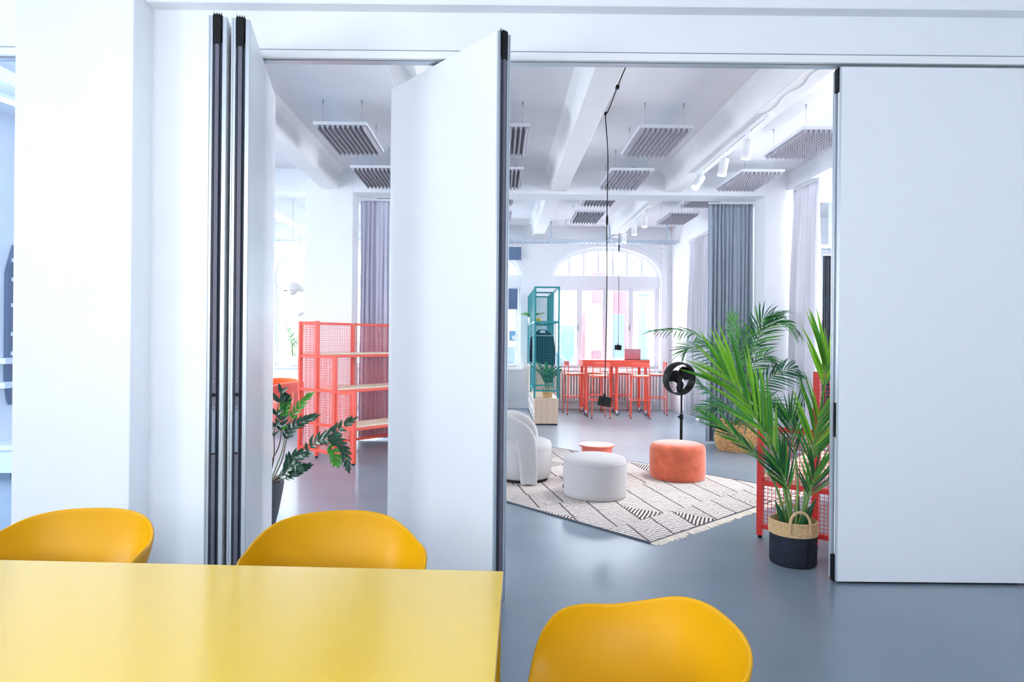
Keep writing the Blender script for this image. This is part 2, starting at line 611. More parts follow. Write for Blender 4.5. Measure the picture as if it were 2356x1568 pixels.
# ---- lounge (between partition and the wide opening)
struct('ceiling_lounge', MB().box(-5.4, 4.3, WY1 + .001, D2B, C1, 4.1), 'ceiling_paint')
struct('wall_left_lounge', wall_with_windows('Y', -5.4, -5.2, WY1, D2B, 0, C1, [(4.7, 5.6, 0.9, 3.3)]), 'plaster')
BX = (-3.915, -2.335, -0.755, 0.825, 2.405)
def beam_profile(xc, zb, zt):
    return [(xc - .11, zb), (xc + .11, zb), (xc + .135, zt - .08), (xc + .20, zt), (xc - .20, zt), (xc - .135, zt - .08)]
for i, xc in enumerate(BX):
    struct('beam_lounge_%d' % (i + 1), MB().prism(beam_profile(xc, 3.518, C1 + .01), WY1 + .001, D2 + .02), 'beam_paint', bevel=0.008)
# wall with the wide openings
mb = MB()
for (x0, x1, z0, z1) in ((-5.2, -4.95, 0, C1), (-4.95, -2.67, 3.48, C1), (-2.67, -2.016, 0, C1), (-2.016, 3.68, 3.48, C1), (3.68, 4.25, 0, C1), (4.25, 7.0, 3.48, C1)):
    mb.box(x0, x1, D2, D2B, z0, z1 + 0.1)
struct('wall_middle', mb, 'plaster', 'white wall with piers and wide openings between lounge and street room', bevel=0.004)
# right wall of the lounge with an opening towards the studio
mb = MB()
mb.box(3.97, 4.25, WY1, 4.45, 0, C1)
mb.box(3.97, 4.25, 4.45, D2, 3.56, C1)  # near part of the opening is unseen, widened to admit studio daylight
struct('wall_right_lounge', mb, 'plaster', 'white lounge wall with curtained opening on its far end', bevel=0.004)

# ---- studio seen through that opening
struct('ceiling_studio', MB().box(4.25, 7.2, WY1, 14.0, 3.9, 4.1), 'ceiling_paint')
struct('wall_right_studio', wall_with_windows('Y', 7.0, 7.2, WY1, 14.0, 0, 4.0, [(4.5, 5.6, 0.9, 2.9), (6.8, 9.0, 1.0, 3.0)]), 'plaster')
struct('wall_front_studio', MB().box(4.4, 7.0, 4.11, 4.25, 0, 4.0), 'plaster')
struct('wall_far_studio', MB().box(3.96, 7.0, 12.6, 12.8, 0, 3.9), 'plaster')

# ---- street room
struct('ceiling_front', MB().box(-7.6, 4.0, D2B, FARB, C2, 4.1), 'ceiling_paint')
struct('wall_left_front', wall_with_windows('Y', -7.7, -7.5, D2, FARB, 0, 4.0, [(9.8, 11.4, 0.8, 3.2)]), 'plaster')
struct('wall_side_front', MB().box(-7.5, -5.4, D2, D2B, 0, 4.0), 'plaster')
for i, xc in enumerate((-7.075, -5.495) + BX):
    struct('beam_front_%d' % (i + 1), MB().prism(beam_profile(xc, 3.62, C2 + .01), D2B + .001, 13.68), 'beam_paint', bevel=0.008)
    struct('trim_%d' % (20 + i), MB().box(xc - .12, xc + .12, 13.68, 14.0, 3.56, 3.62), 'plaster')
mb = MB()
mb.box(3.72, 3.95, 13.02, FAR, 0, C2)
mb.box(3.72, 3.95, D2B, 13.02, 3.44, C2)
struct('wall_right_front', mb, 'plaster', 'white wall strip with curtained opening beside the arched window', bevel=0.004)

# street wall with arched window openings
WIN = (-6.65, -3.66, -0.67, 2.32)
HW, SILL, SPR, RISE = 1.16, 0.86, 2.85, 0.62
def arch_z(dx):
    return SPR + RISE * math.sqrt(max(0.0, 1 - (dx / HW) ** 2))
mb = MB()
cur = -7.5
for xc in WIN:
    mb.box(cur, xc - HW, FAR, FARB, 0, C2)
    mb.box(xc - HW, xc + HW, FAR, FARB, 0, SILL)
    n = 24
    for k in range(n):
        a = -math.cos(math.pi * k / n) * HW
        b = -math.cos(math.pi * (k + 1) / n) * HW
        za, zb = arch_z(a), arch_z(b)
        mb.add([(xc + a, FAR, za), (xc + b, FAR, zb), (xc + b, FAR, C2), (xc + a, FAR, C2),
                (xc + a, FARB, za), (xc + b, FARB, zb), (xc + b, FARB, C2), (xc + a, FARB, C2)],
               [(0, 1, 2, 3), (7, 6, 5, 4), (0, 4, 5, 1)])
    cur = xc + HW
mb.box(cur, 3.95, FAR, FARB, 0, C2)
struct('wall_far', mb, 'plaster', 'white street wall with large arched windows')

def make_window(idx, xc):
    w = bpy.data.objects.new('window_%d' % idx, None)
    COL.objects.link(w)
    w.location = (xc, 0, 0)
    w['kind'] = 'structure'
    w['label'] = ['arched window at the far end of the street wall', 'arched window behind the white pillar and pendant lamps',
                  'arched window with navy blinds behind the moving panel', 'arched window behind the coral high table'][idx - 1]
    y0, y1 = 14.12, 14.20
    # raised moulding round the arch on the room side
    n = 28
    ring = MB()
    rows = []
    for k in range(n + 1):
        a = math.pi * k / n
        rows.append([(-(HW + .00) * math.cos(a), FAR + .10, SPR + (RISE + .0) * math.sin(a)),
                     (-(HW + .00) * math.cos(a), FAR - .015, SPR + RISE * math.sin(a)),
                     (-(HW + .10) * math.cos(a), FAR - .015, SPR + (RISE + .10) * math.sin(a)),
                     (-(HW + .12) * math.cos(a), FAR + .005, SPR + (RISE + .12) * math.sin(a))])
    ring.grid(rows)
    ring.build('arch_moulding', 'window_white', w, smooth=True)
    fr = MB()
    rows = []
    for k in range(n + 1):
        a = math.pi * k / n
        c, s = -math.cos(a), math.sin(a)
        o1, o2, i1, i2 = HW, RISE, HW - .07, RISE - .07
        rows.append([(o1 * c, y0, SPR + o2 * s), (i1 * c, y0, SPR + i2 * s), (i1 * c, y1, SPR + i2 * s), (o1 * c, y1, SPR + o2 * s)])
    fr.grid(rows)
    fr.build('arch_frame', 'window_white', w, smooth=True)
    MB().box(-HW, HW, y0 - .03, y1, 2.60, SPR + .01).build('transom', 'window_white', w, bevel=0.006)
    MB().box(-HW - .05, HW + .05, FAR - .12, FAR + .12, SILL - .05, SILL).build('window_sill', 'window_white', w, bevel=0.006)
    for sx in (-1, 1):
        MB().box(sx * HW - .05, sx * HW + .05, y0, y1, SILL, 2.62).build('jamb', 'window_white', w)
    # arch: six mullions, seven panes
    step = 2 * (HW - .06) / 7
    for k in range(1, 7):
        x = -(HW - .06) + step * k
        MB().box(x - .022, x + .022, y0 + .005, y1 - .005, SPR, arch_z(x) - .02).build('mullion', 'window_white', w)
    for k in range(7):
        xa, xb = -(HW - .06) + step * k, -(HW - .06) + step * (k + 1)
        pts = [(xa, SPR), (xb, SPR)] + [(xb + (xa - xb) * q / 4, arch_z(xb + (xa - xb) * q / 4)) for q in range(5)]
        pts = [p for i, p in enumerate(pts) if i == 0 or (Vector(p) - Vector(pts[i - 1])).length > 1e-4]
        MB().prism(pts, 14.158, 14.164).build('pane', 'window_glass', w)
    # four casements
    cw = 2 * (HW - .05) / 4
    for k in range(4):
        xa, xb = -(HW - .05) + cw * k, -(HW - .05) + cw * (k + 1)
        s = MB()
        zb, zt = SILL, 2.60
        t = .055
        s.box(xa + .004, xa + t, y0, y1, zb, zt)
        s.box(xb - t, xb - .004, y0, y1, zb, zt)
        s.box(xa + t, xb - t, y0, y1, zb, zb + .07)
        s.box(xa + t, xb - t, y0, y1, zt - .06, zt)
        so = s.build('casement', 'window_white', w, bevel=0.004)
        MB().box(xa + t, xb - t, 14.158, 14.164, zb + .07, zt - .06).build('pane', 'window_glass', so)
        if k in (0, 2):
            MB().box(xb - .035, xb - .015, y0 - .03, y0, 1.68, 1.80).build('window_handle', 'steel', so)
    return w
for i, xc in enumerate(WIN):
    make_window(i + 1, xc)
# unseen windows, placed and sized for the daylight they let in
def unseen_window(name, axis, plane, s, e, lo, hi):
    w = MB()
    t = .06
    def bx(a0, a1, z0, z1):
        if axis == 'Y':
            w.box(plane - .03, plane + .03, a0, a1, z0, z1)
        else:
            w.box(a0, a1, plane - .03, plane + .03, z0, z1)
    bx(s, s + t, lo, hi); bx(e - t, e, lo, hi); bx(s + t, e - t, lo, lo + t); bx(s + t, e - t, hi - t, hi)
    bx((s + e) / 2 - .03, (s + e) / 2 + .03, lo + t, hi - t)
    struct(name, w, 'window_white')
k = 5
for (ax, pl, s, e, lo, hi) in (('Y', -4.62, -2.2, -1.0, 1.55, 2.85), ('Y', -4.62, 0.3, 1.5, 1.55, 2.85), ('X', -3.62, -3.3, -1.9, 2.05, 3.15), ('X', -3.62, -0.7, 0.7, 2.05, 3.15), ('Y', -5.32, 4.7, 5.6, .9, 3.3),
                               ('Y', -7.62, 9.8, 11.4, .8, 3.2),
                               ('Y', 7.12, 6.8, 9.0, 1.0, 3.0), ('Y', 7.12, 4.5, 5.6, 0.9, 2.9)):
    unseen_window('window_%d' % k, ax, pl, s, e, lo, hi)
    k += 1
# skirting along the street wall and the piers
struct('baseboard_far', MB().box(-7.5, 3.72, FAR - .02, FAR, 0, .09), 'plaster')
struct('baseboard_pier', MB().box(3.70, 3.95, 13.0, 13.02, 0, .09), 'plaster')
# pier face moulding beside the arched window
struct('trim_2', MB().box(3.50, 3.62, FAR - .05, FAR, 0, 3.4), 'window_white')

# ================================================================== OUTSIDE
struct('ground_street', MB().box(-40, 50, FARB + .01, 60, -0.35, -0.15), 'asphalt', 'pale street paving outside the arched windows')
OY = 22.0
house = thing('brick_house', 'pale street house with pink brick bays and blue doors beyond the window', 'building', (0, OY, 0))
q = OY / F
def fx(x):
    return (x - 1145) * q
def fz(x, y):
    return EYE - ((y - 780) - (x - 1145) * ROLL) * q
def facade(name, x0, x1, y0, y1, m, dy=0.0, depth=.2):
    return MB().box(fx(x0), fx(x1), dy - .06, dy + depth, fz((x0 + x1) / 2, y1), fz((x0 + x1) / 2, y0)).build(name, m, house)
MB().box(-16, 14, .15, 6, -0.15, 5.2).build('render_wall', 'render_white', house)
facade('brick_bay', 1363, 1390, 628, 697, 'brick_red')
facade('brick_bay', 1334, 1346, 718, 830, 'brick_red')
facade('brick_bay', 1363, 1392, 806, 846, 'brick_red')
facade('brick_bay', 1412, 1452, 640, 722, 'brick_red')
facade('brick_bay', 1436, 1452, 722, 850, 'brick_red')
d = facade('house_door', 1412, 1436, 722, 852, 'door_blue', -.01)
d = facade('house_door', 1290, 1321, 748, 852, 'door_blue', -.01)
for (x0, x1) in ((1370, 1379), (1381, 1389)):
    f = facade('house_window', x0 - 1, x1 + 1, 704, 800, 'window_white', -.02)
    facade('glass', x0, x1, 707, 797, 'house_glass', -.03).parent = f
MB().prism([(fx(x_), fz(x_, y_)) for x_, y_ in ((1412, 640), (1412, 606), (1438, 574), (1466, 606), (1466, 640))], -.25, .3).build('gable', 'roof_grey', house)
MB().prism([(fx(x_), fz(x_, y_)) for x_, y_ in ((1345, 612), (1388, 572), (1394, 578), (1351, 618))], -.3, .3).build('gable_edge', 'roof_grey', house)
rf = MB().prism([(-16, 5.2), (14, 5.2), (14, 5.5), (-16, 5.5)], -.3, 6).build('roof', 'roof_grey', house)
MB().box(fx(1440), fx(1500), -.6, .1, 5.0, 5.2).build('eaves', 'render_white', house)
pst = thing('street_post', 'grey green round post outside the last casement', 'post', (0, 0, 0))
p0 = px(1483, 668, 18)
MB().cyl((p0.x, 18, -.15), (p0.x, 18, 3.6), .165, 20).build('shaft', 'post_green', pst, smooth=True)
MB().cyl((p0.x, 18, 2.72), (p0.x, 18, 2.78), .185, 20).build('collar', 'post_green', pst, smooth=True)
# parked car
car = thing('parked_car', 'silver car parked in the street beyond the navy blinds', 'car', (0.9, 19.0, -.15))
MB().prism([(-2.1, .35), (2.1, .35), (2.1, .8), (1.5, .92), (-1.3, .95), (-2.1, .85)], -.85, .85).build('body', 'car_silver', car, bevel=.05)
MB().prism([(-1.3, .93), (1.2, .92), (.6, 1.42), (-.75, 1.45)], -.75, .75).build('cabin', 'car_glass', car, bevel=.04)
for wx in (-1.3, 1.3):
    for wy in (-.82, .82):
        MB().cyl((wx, wy - .1, .32), (wx, wy + .1, .32), .32, 20).build('wheel', 'rubber_black', car, smooth=True)
# tree
tree = thing('street_tree', 'leafy green street tree showing in the arch beside the moving panel', 'tree', (-0.55, 20.5, -.15))
MB().tube([(0, 0, 0), (.05, 0, 1.8), (-.05, .1, 3.4)], [.14, .11, .06], 8).build('trunk', 'bark', tree, smooth=True)
lv = MB()
rnd = random.Random(3)
for _ in range(420):
    c = Vector((rnd.gauss(0, .42), rnd.gauss(0, .5), 3.6 + rnd.gauss(0, .5)))
    a, b = Vector((rnd.uniform(-1, 1), rnd.uniform(-1, 1), rnd.uniform(-1, 1))).normalized() * .1, Vector((rnd.uniform(-1, 1), rnd.uniform(-1, 1), rnd.uniform(-1, 1))).normalized() * .06
    lv.add([c - a, c - b, c + a, c + b], [(0, 1, 2, 3)])
lv.build('crown', 'leaf_green', tree, kind='stuff', recalc=False)

# ================================================================== FOLDING PARTITION PANELS
PH0, PH1, PT = 0.015, 3.15, 0.095
def partition_panel(label, near, far, male=True, holes=True):
    """near, far: plan points of the two ends; the near end shows its edge profile"""
    near, far = Vector((*near, 0)), Vector((*far, 0))
    d = far - near
    L = d.length
    rz = math.atan2(d.y, d.x)
    t = thing('partition_panel', label, 'partition panel', near, rz, 'panels of the folding partition')
    h = PT / 2
    for s in (-1, 1):
        MB().box(.004, L - .004, s * h - (.014 if s > 0 else 0), s * h + (0 if s > 0 else .014), PH0, PH1).build('face_board', 'panel_white', t, bevel=.002)
    MB().box(.035, L - .035, -h + .014, h - .014, PH0 + .02, PH1 - .02).build('core', 'seal_dark', t)
    for e, x0, sg in ((0, 0.0, 1), (1, L, -1)):
        # aluminium edge profiles
        for s in (-1, 1):
            ya, yb = sorted((s * (h - .001), s * (h - .024)))
            p = MB()
            p.box(*sorted((x0 + sg * .0, x0 + sg * .04)), ya, yb, PH0, PH1)
            p.box(*sorted((x0 - sg * .004, x0 + sg * .0)), *sorted((s * (h - .002), s * (h - .010))), PH0, PH1)
            p.build('edge_profile', 'aluminium', t, bevel=.0015)
        if male and e == 0:
            s = MB()
            s.prism([(x0 + .03, -.0245), (x0 + .004, -.0225), (x0 + .0, -.016), (x0 + .004, -.0135), (x0 - .010, -.0105), (x0 - .010, .0105), (x0 + .004, .0135), (x0, .016), (x0 + .004, .0225), (x0 + .03, .0245)], PH0 + .004, PH1 - .135, 'Z')
            so = s.build('seal_strip', 'seal_dark', t)
            MB().box(x0 - .0115, x0 - .0095, -.009, .009, PH0 + .01, PH1 - .14).build('seal_face', 'seal_mauve', so)
            g = MB()
            g.box(x0 - .012, x0 + .03, -.017, .017, PH1 - .15, PH1 + .006)
            g.box(x0 - .004, x0 + .03, -.0245, .0245, PH1 - .075, PH1 + .004)
            for yy in (-.02, -.008, .004, .018):
                g.prism([(x0 + .0, PH1), (x0 + .012, PH1), (x0 + .004, PH1 + .022)], yy, yy + .004)
            g.build('top_gasket', 'rubber_black', t, bevel=.001)
            if holes:
                for zz in (1.235, 1.10):
                    MB().cyl((x0 - .013, 0, zz), (x0 - .0105, 0, zz), .003, 10).build('screw', 'steel', so)
                MB().cyl((x0 - .0135, 0, 1.165), (x0 - .011, 0, 1.165), .0105, 20).build('lock_hole', 'rubber_black', so)
                MB().box(x0 - .0135, x0 - .011, -.0085, .0085, .86, 1.085).build('lock_slot', 'aluminium_grey', so)
                MB().box(x0 - .0145, x0 - .011, -.0085, .0085, .853, .862).build('slot_shadow_gap', 'rubber_black', so)
        elif e == 0:
            # receiving end: grey groove with a white lip, black top and bottom gasket, dark latch
            MB().box(x0 + .012, x0 + .03, -.0235, .0235, PH0 + .004, PH1 - .005).build('groove', 'aluminium_grey', t)
            MB().box(x0 + .002, x0 + .012, -.0235, -.006, PH0 + .16, PH1 - .145).build('groove_lip', 'lacquer_white', t)
            g = MB()
            g.box(x0 - .006, x0 + .03, -.022, .022, PH1 - .14, PH1 + .004)
            g.build('top_gasket', 'rubber_black', t, bevel=.002)
            g = MB()
            g.box(x0 - .008, x0 + .03, -.022, .018, PH0 - .008, PH0 + .15)
            g.build('bottom_gasket', 'rubber_black', t, bevel=.003)
            MB().box(x0 - .003, x0 + .004, -.018, .002, .89, 1.10).build('latch_plate', 'rubber_black', t)
            MB().cyl((x0 - .004, -.035, 1.17), (x0 + .0, -.035, 1.17), .005, 12).build('screw', 'steel', t)
    # hangers up to the track
    for f in (.12, .88):
        MB().cyl((L * f, 0, PH1 - .01), (L * f, 0, PH1 + .02), .012, 10).build('hanger_bolt', 'steel', t)
    # sweep seal on the floor
    MB().box(.03, L - .03, -.02, .02, 0.0, PH0 + .01).build('floor_seal', 'rubber_black', t)
    return t

pd = Vector((-.22, 1.0)).normalized() * 1.15
p2n = Vector((-1.374, 3.447))
p1n = Vector((-1.484, 3.42))
p1 = partition_panel('white partition panel folded outermost in the stack, against the plain wall', p1n, p1n + pd)
p2 = partition_panel('white partition panel folded second in the stack, beside the gap to the lounge', p2n, p2n + pd)
p3 = partition_panel('white partition panel standing angled across the middle of the opening', (0.02, 3.575), (-.70, 4.44), holes=False)
pr = partition_panel('large white partition panel closing the opening beside the small potted palm', (2.078, 4.0175), (3.235, 4.0175), male=False)
# number tag on the profile of the stacked panel
tg = MB().box(-.0065, -.0055, -.0425, -.031, 1.150, 1.166).build('number_tag', 'white_plastic', p1)
fc = bpy.data.curves.new('tag_number', 'FONT')
fc.body = '5'
fc.size = .014
fc.align_x = 'CENTER'
fc.extrude = .0003
fo = bpy.data.objects.new('tag_number', fc)
COL.objects.link(fo)
fo.parent = tg
fo.location = (-.0068, -.0368, 1.153)
fo.rotation_euler = (R(90), 0, R(-90))
fc.materials.append(MATS['print_dark'])

# ================================================================== MEETING TABLE AND SHELL CHAIRS
tz = .74
tA, tB = Vector((-1.607, 2.114)), Vector((.025, 2.054))
trz = math.atan2((tB - tA).y, (tB - tA).x)
table = thing('meeting_table', 'yellow rectangular meeting table in front of the folding partition', 'table', (tB.x, tB.y, 0), trz)
TL, TW = 2.4, 0.95
MB().box(-TL, 0, -TW, 0, tz - .004, tz).build('table_top', 'yellow_top', table, bevel=.0012)
MB().box(-TL + .0005, -.0005, -TW + .0005, -.0005, tz - .030, tz - .0042).build('top_edge', 'edge_banding', table)
MB().box(-TL + .08, -.08, -TW + .08, -.08, tz - .075, tz - .031).build('apron', 'yellow_plastic', table, bevel=.002)
for lx in (-.038, -TL + .038):
    for ly in (-.038, -TW + .038):
        MB().box(lx - .032, lx + .032, ly - .032, ly + .032, 0, tz - .031).build('leg', 'yellow_plastic', table, bevel=.003)

KEYS = [(0, -.300, .778), (.13, -.288, .774), (.235, -.24, .757), (.302, -.155, .724), (.333, -.05, .704), (.345, .05, .704),
        (.336, .14, .686), (.306, .205, .625), (.275, .24, .53), (.215, .265, .458), (.12, .28, .438), (0, .285, .432)]
def shell_rim():
    full = [Vector(k) for k in KEYS] + [Vector((-k[0], k[1], k[2])) for k in KEYS[-2:0:-1]]
    n = len(full)
    out = []
    sub = 3
    for i in range(n):
        p0, p1_, p2_, p3_ = full[(i - 1) % n], full[i], full[(i + 1) % n], full[(i + 2) % n]
        for k in range(sub):
            t = k / sub
            out.append(0.5 * ((2 * p1_) + (p2_ - p0) * t + (2 * p0 - 5 * p1_ + 4 * p2_ - p3_) * t * t + (3 * p1_ - p0 - 3 * p2_ + p3_) * t ** 3))
    return out
def make_shell_chair(label, loc, rz, group):
    t = thing('shell_chair', label, 'chair', loc, rz, group)
    t.scale = (.94, .94, 1.0)
    rim = shell_rim()
    C = Vector((0, .02, .425))
    rows = []
    T = (.16, .32, .46, .58, .69, .79, .87, .93, .97, 1.0)
    for tt in T:
        row = []
        for r in rim:
            Q = Vector((r.x * .90, .02 + (r.y - .02) * .88, .425 + (r.z - .432) * .06))
            row.append((1 - tt) ** 2 * C + 2 * tt * (1 - tt) * Q + tt * tt * r)
        rows.append(row)
    mb = MB()
    n = len(rim)
    vs = [C] + [p for rw in rows for p in rw]
    fs = [(0, 1 + k, 1 + (k + 1) % n) for k in range(n)]
    for i in range(len(rows) - 1):
        for k in range(n):
            a, b = 1 + i * n + k, 1 + i * n + (k + 1) % n
            fs.append((a, a + n, b + n, b))
    mb.add(vs, fs)
    o = mb.build('seat_shell', 'yellow_plastic', t, smooth=True, angle=80)
    so = o.modifiers.new('thick', 'SOLIDIFY')
    so.thickness = .011
    so.offset = -1
    ss = o.modifiers.new('sub', 'SUBSURF')
    ss.levels = ss.render_levels = 2
    for (sx, sy) in ((1, 1), (-1, 1), (1, -1), (-1, -1)):
        MB().tube([(sx * .13, sy * .12, .43), (sx * .20, sy * .19, .25), (sx * .245, sy * .24, 0.0)], [.015, .013, .011], 10).build('leg', 'yellow_plastic', t, smooth=True)
    MB().bar((-.14, -.12, .428), (.14, .12, .428), .03, .012).build('under_frame', 'yellow_plastic', t)
    MB().bar((.14, -.12, .428), (-.14, .12, .428), .03, .012).build('under_frame', 'yellow_plastic', t)
    return t
make_shell_chair('yellow shell armchair at the table in front of the white pillar', (-1.585, 2.345, 0), R(180 + 7), 'yellow shell chairs at the meeting table')
make_shell_chair('yellow shell armchair at the table in front of the gap between panels', (-.58, 2.345, 0), R(180 + 15), 'yellow shell chairs at the meeting table')
rc = make_shell_chair('yellow shell armchair standing at the end of the table on the open floor', (.345, 1.66, 0), R(97), 'yellow shell chairs at the meeting table')
rc.scale = (.90, .90, .965)

# ================================================================== CEILING BAFFLES
def make_baffle(kind):
    W, D = .52, .95
    t = thing('acoustic_baffle', '', 'ceiling baffle', (0, 0, 0))
    fr = MB()
    fr.box(-W / 2, W / 2, 0, .012, 0, .030)
    fr.box(-W / 2, W / 2, D - .012, D, 0, .030)
    fr.box(-W / 2, -W / 2 + .012, .012, D - .012, 0, .030)
    fr.box(W / 2 - .012, W / 2, .012, D - .012, 0, .030)
    fr.box(-W / 2 + .012, W / 2 - .012, .012, D - .012, .024, .030)
    fr.build('frame', 'felt_frame', t)
    nx = 10
    ins = MB()
    w = (W - .024)
    if kind == 'ridged':
        rows = []
        xs = []
        for k in range(nx):
            x0 = -w / 2 + w * k / nx
            xs += [(x0, .012), (x0 + w / nx / 2, -.044)]
        xs.append((w / 2, .012))
        for y in (.014, D - .002):
            rows.append([(x, y, z) for x, z in xs])
        ins.grid(rows)
        for y in (.014, D - .002):
            for k in range(nx):
                a, b, c = xs[2 * k], xs[2 * k + 1], xs[2 * k + 2]
                ins.add([(a[0], y, a[1]), (b[0], y, b[1]), (c[0], y, c[1])], [(0, 1, 2)])
    else:
        ny = 18
        cx, cy = w / nx, (D - .016) / ny
        for i in range(nx):
            for j in range(ny):
                x0, y0 = -w / 2 + i * cx, .014 + j * cy
                ins.add([(x0, y0, .010), (x0 + cx, y0, .010), (x0 + cx, y0 + cy, .010), (x0, y0 + cy, .010), (x0 + cx / 2, y0 + cy / 2, -.044)],
                        [(0, 1, 4), (1, 2, 4), (2, 3, 4), (3, 0, 4)])
    ins.build('pyramid_insert' if kind != 'ridged' else 'ridged_insert', 'felt_grey', t)
    return t
def baffle_wires(t, H):
    W, D = .52, .95
    for (x, y) in ((-W / 2 + .07, .10), (W / 2 - .07, .10), (-W / 2 + .07, D - .10), (W / 2 - .07, D - .10)):
        w = MB()
        w.cyl((x, y, .028), (x, y, H), .0013, 6)
        w.cyl((x, y, H - .045), (x, y, H - .01), .005, 8)
        w.cyl((x, y, H - .012), (x, y, H), .009, 8)
        w.cyl((x, y, .028), (x, y, .04), .004, 6)
        w.build('wire', 'steel', t)
protos = {}
CXB = (-1.545, .035, 1.615, 3.195)
rowname = ['nearest the partition', 'beside the cross wall']
colname = ['in the first gap', 'behind the angled panel', 'beside the black cord', 'beside the spotlights']
for i, xc in enumerate(CXB):
    for j, y in enumerate((6.30, 7.885)):
        kind = 'ridged' if i < 2 else 'pyramid'
        b = make_baffle(kind)
        baffle_wires(b, C1 - 3.528)
        b.location = (xc, y, 3.528)
        b['label'] = 'grey %s lounge baffle %s, %s' % (kind, colname[i], rowname[j])
        b['group'] = 'ceiling baffles of the lounge'
for i, xc in enumerate((-1.62, -.04, 1.54, 3.12)):
    for j, y in enumerate((9.42, 10.95)):
        b = make_baffle('ridged')
        baffle_wires(b, C2 - 3.62)
        b.location = (xc, y, 3.62)
        b['label'] = 'small grey street-room baffle %s, %s' % (
            ['first from the white pillar', 'second from the white pillar', 'behind the hanging cord', 'beside the grey curtain'][i], ['just past the cross wall', 'nearer the arched windows'][j])
        b['group'] = 'ceiling baffles of the street room'
b = make_baffle('pyramid')
baffle_wires(b, .28)
b.location = (4.75, 9.5, 3.62)
b['label'] = 'grey ceiling baffle in the studio behind the white curtain'
b['group'] = 'ceiling baffles of the street room'
# flat ceiling plate just inside the partition
MB().box(1.78, 2.06, 4.9, 5.1, C1 - .03, C1).build('ceiling_sensor_plate', 'lacquer_white')
o = bpy.data.objects['ceiling_sensor_plate']
tag(o, 'flat white ceiling plate just inside the partition track', 'ceiling plate')

# ================================================================== TRACK LIGHTS
def spot(label, x, y, ztrack, tilt, yaw, group, energy):
    t = thing('track_spotlight', label, 'spotlight', (x, y, ztrack), 0, group)
    MB().box(-.016, .016, -.045, .045, -.022, 0).build('adapter', 'white_plastic', t, bevel=.002)
    MB().cyl((0, 0, -.02), (0, 0, -.075), .008, 10).build('stem', 'white_plastic', t, smooth=True)
    Mr = Matrix.Translation((0, 0, -.075)) @ Matrix.Rotation(yaw, 4, 'Z') @ Matrix.Rotation(tilt, 4, 'X')
    bd = MB()
    bd.lathe([(.012, .0), (.044, -.004), (.047, -.012), (.047, -.105)], 28, M=Mr, cap1=False)
    body = bd.build('body', 'lacquer_white', t, smooth=True)
    fins = MB()
    for k in range(28):
        a = 2 * math.pi * k / 28
        fins.add([(.047 * math.cos(a - .07), .047 * math.sin(a - .07), -.105), (.047 * math.cos(a + .07), .047 * math.sin(a + .07), -.105),
                  (.047 * math.cos(a + .05), .047 * math.sin(a + .05), -.15), (.047 * math.cos(a - .05), .047 * math.sin(a - .05), -.15)], [(0, 1, 2, 3)], Mr)
    fins.build('cooling_fins', 'lacquer_white', t)
    MB().lathe([(.041, -.104), (.041, -.150), (.047, -.152), (.047, -.185), (.043, -.187), (.043, -.178)], 28, M=Mr, cap0=True, cap1=False).build('lens_ring', 'lacquer_white', t, smooth=True)
    MB().lathe([(.042, -.176), (.03, -.179), (.001, -.181)], 28, M=Mr, cap0=False).build('lens', 'lamp_lens', t, smooth=True)
    l = bpy.data.lights.new('spot_beam', 'SPOT')
    l.energy = energy
    l.spot_size = R(70)
    l.spot_blend = .6
    l.shadow_soft_size = .03
    l.color = (1, .97, .93)
    lo = bpy.data.objects.new('spot_beam', l)
    COL.objects.link(lo)
    lo.parent = t
    lo.matrix_local = Mr @ Matrix.Translation((0, 0, -.19))
    return t
def track(label, x, y0, y1, z):
    t = thing('light_track', label, 'light track', (0, 0, 0), 0, 'light tracks')
    MB().box(x - .018, x - .006, y0, y1, z - .03, z).build('track_side', 'lacquer_white', t)
    MB().box(x + .006, x + .018, y0, y1, z - .03, z).build('track_side', 'lacquer_white', t)
    MB().box(x - .006, x + .006, y0, y1, z - .012, z).build('track_slot', 'seal_dark', t)
    MB().box(x - .02, x + .02, y0 - .05, y0, z - .034, z).build('feed_box', 'lacquer_white', t, bevel=.002)
    return t
track('white light track on the beam of the lounge ceiling', 2.40, 5.90, 7.95, 3.518)
SG = 'white track spotlights'
spot('white track spotlight nearest the partition, first of three over the lounge', 2.40, 6.29, 3.495, R(8), R(60), SG, 60)
spot('white track spotlight over the lounge, middle of three', 2.40, 6.94, 3.495, R(10), R(60), SG, 60)
spot('white tilted track spotlight shining from the lounge end of the track', 2.40, 7.72, 3.495, R(-38), R(-60), SG, 60)
track('white light track on the beam of the street room ceiling', 2.40, 10.4, 12.85, 3.62)
spot('glowing white track spotlight in the street room nearest the cross wall', 2.40, 10.75, 3.597, R(-8), R(0), SG, 60)
spot('white track spotlight in the street room, middle of three', 2.40, 11.55, 3.597, R(-5), R(0), SG, 60)
spot('white track spotlight in the street room nearest the arched window', 2.40, 12.46, 3.597, R(3), R(0), SG, 60)
# white feed cable along the beam
pts = smooth_path([(2.40, 5.85, 3.505), (2.41, 5.7, 3.512), (2.37, 5.4, 3.514), (2.42, 5.2, 3.512), (2.38, 4.95, 3.514), (2.46, 4.7, 3.512), (2.48, 4.3, 3.514)], 6)
cb = MB().tube(pts, .005, 6).build('feed_cable', 'lacquer_white', smooth=True)
tag(cb, 'white feed cable stapled along the beam to the light track', 'cable')
pts = smooth_path([(-.78, 4.2, 3.512), (-.77, 4.7, 3.512), (-.73, 5.0, 3.512), (-.70, 5.3, 3.512)], 6)
cb = MB().tube(pts, .006, 6).build('ceiling_cable', 'galvanised', smooth=True)
tag(cb, 'thin grey cable running along the beam above the angled panel', 'cable')

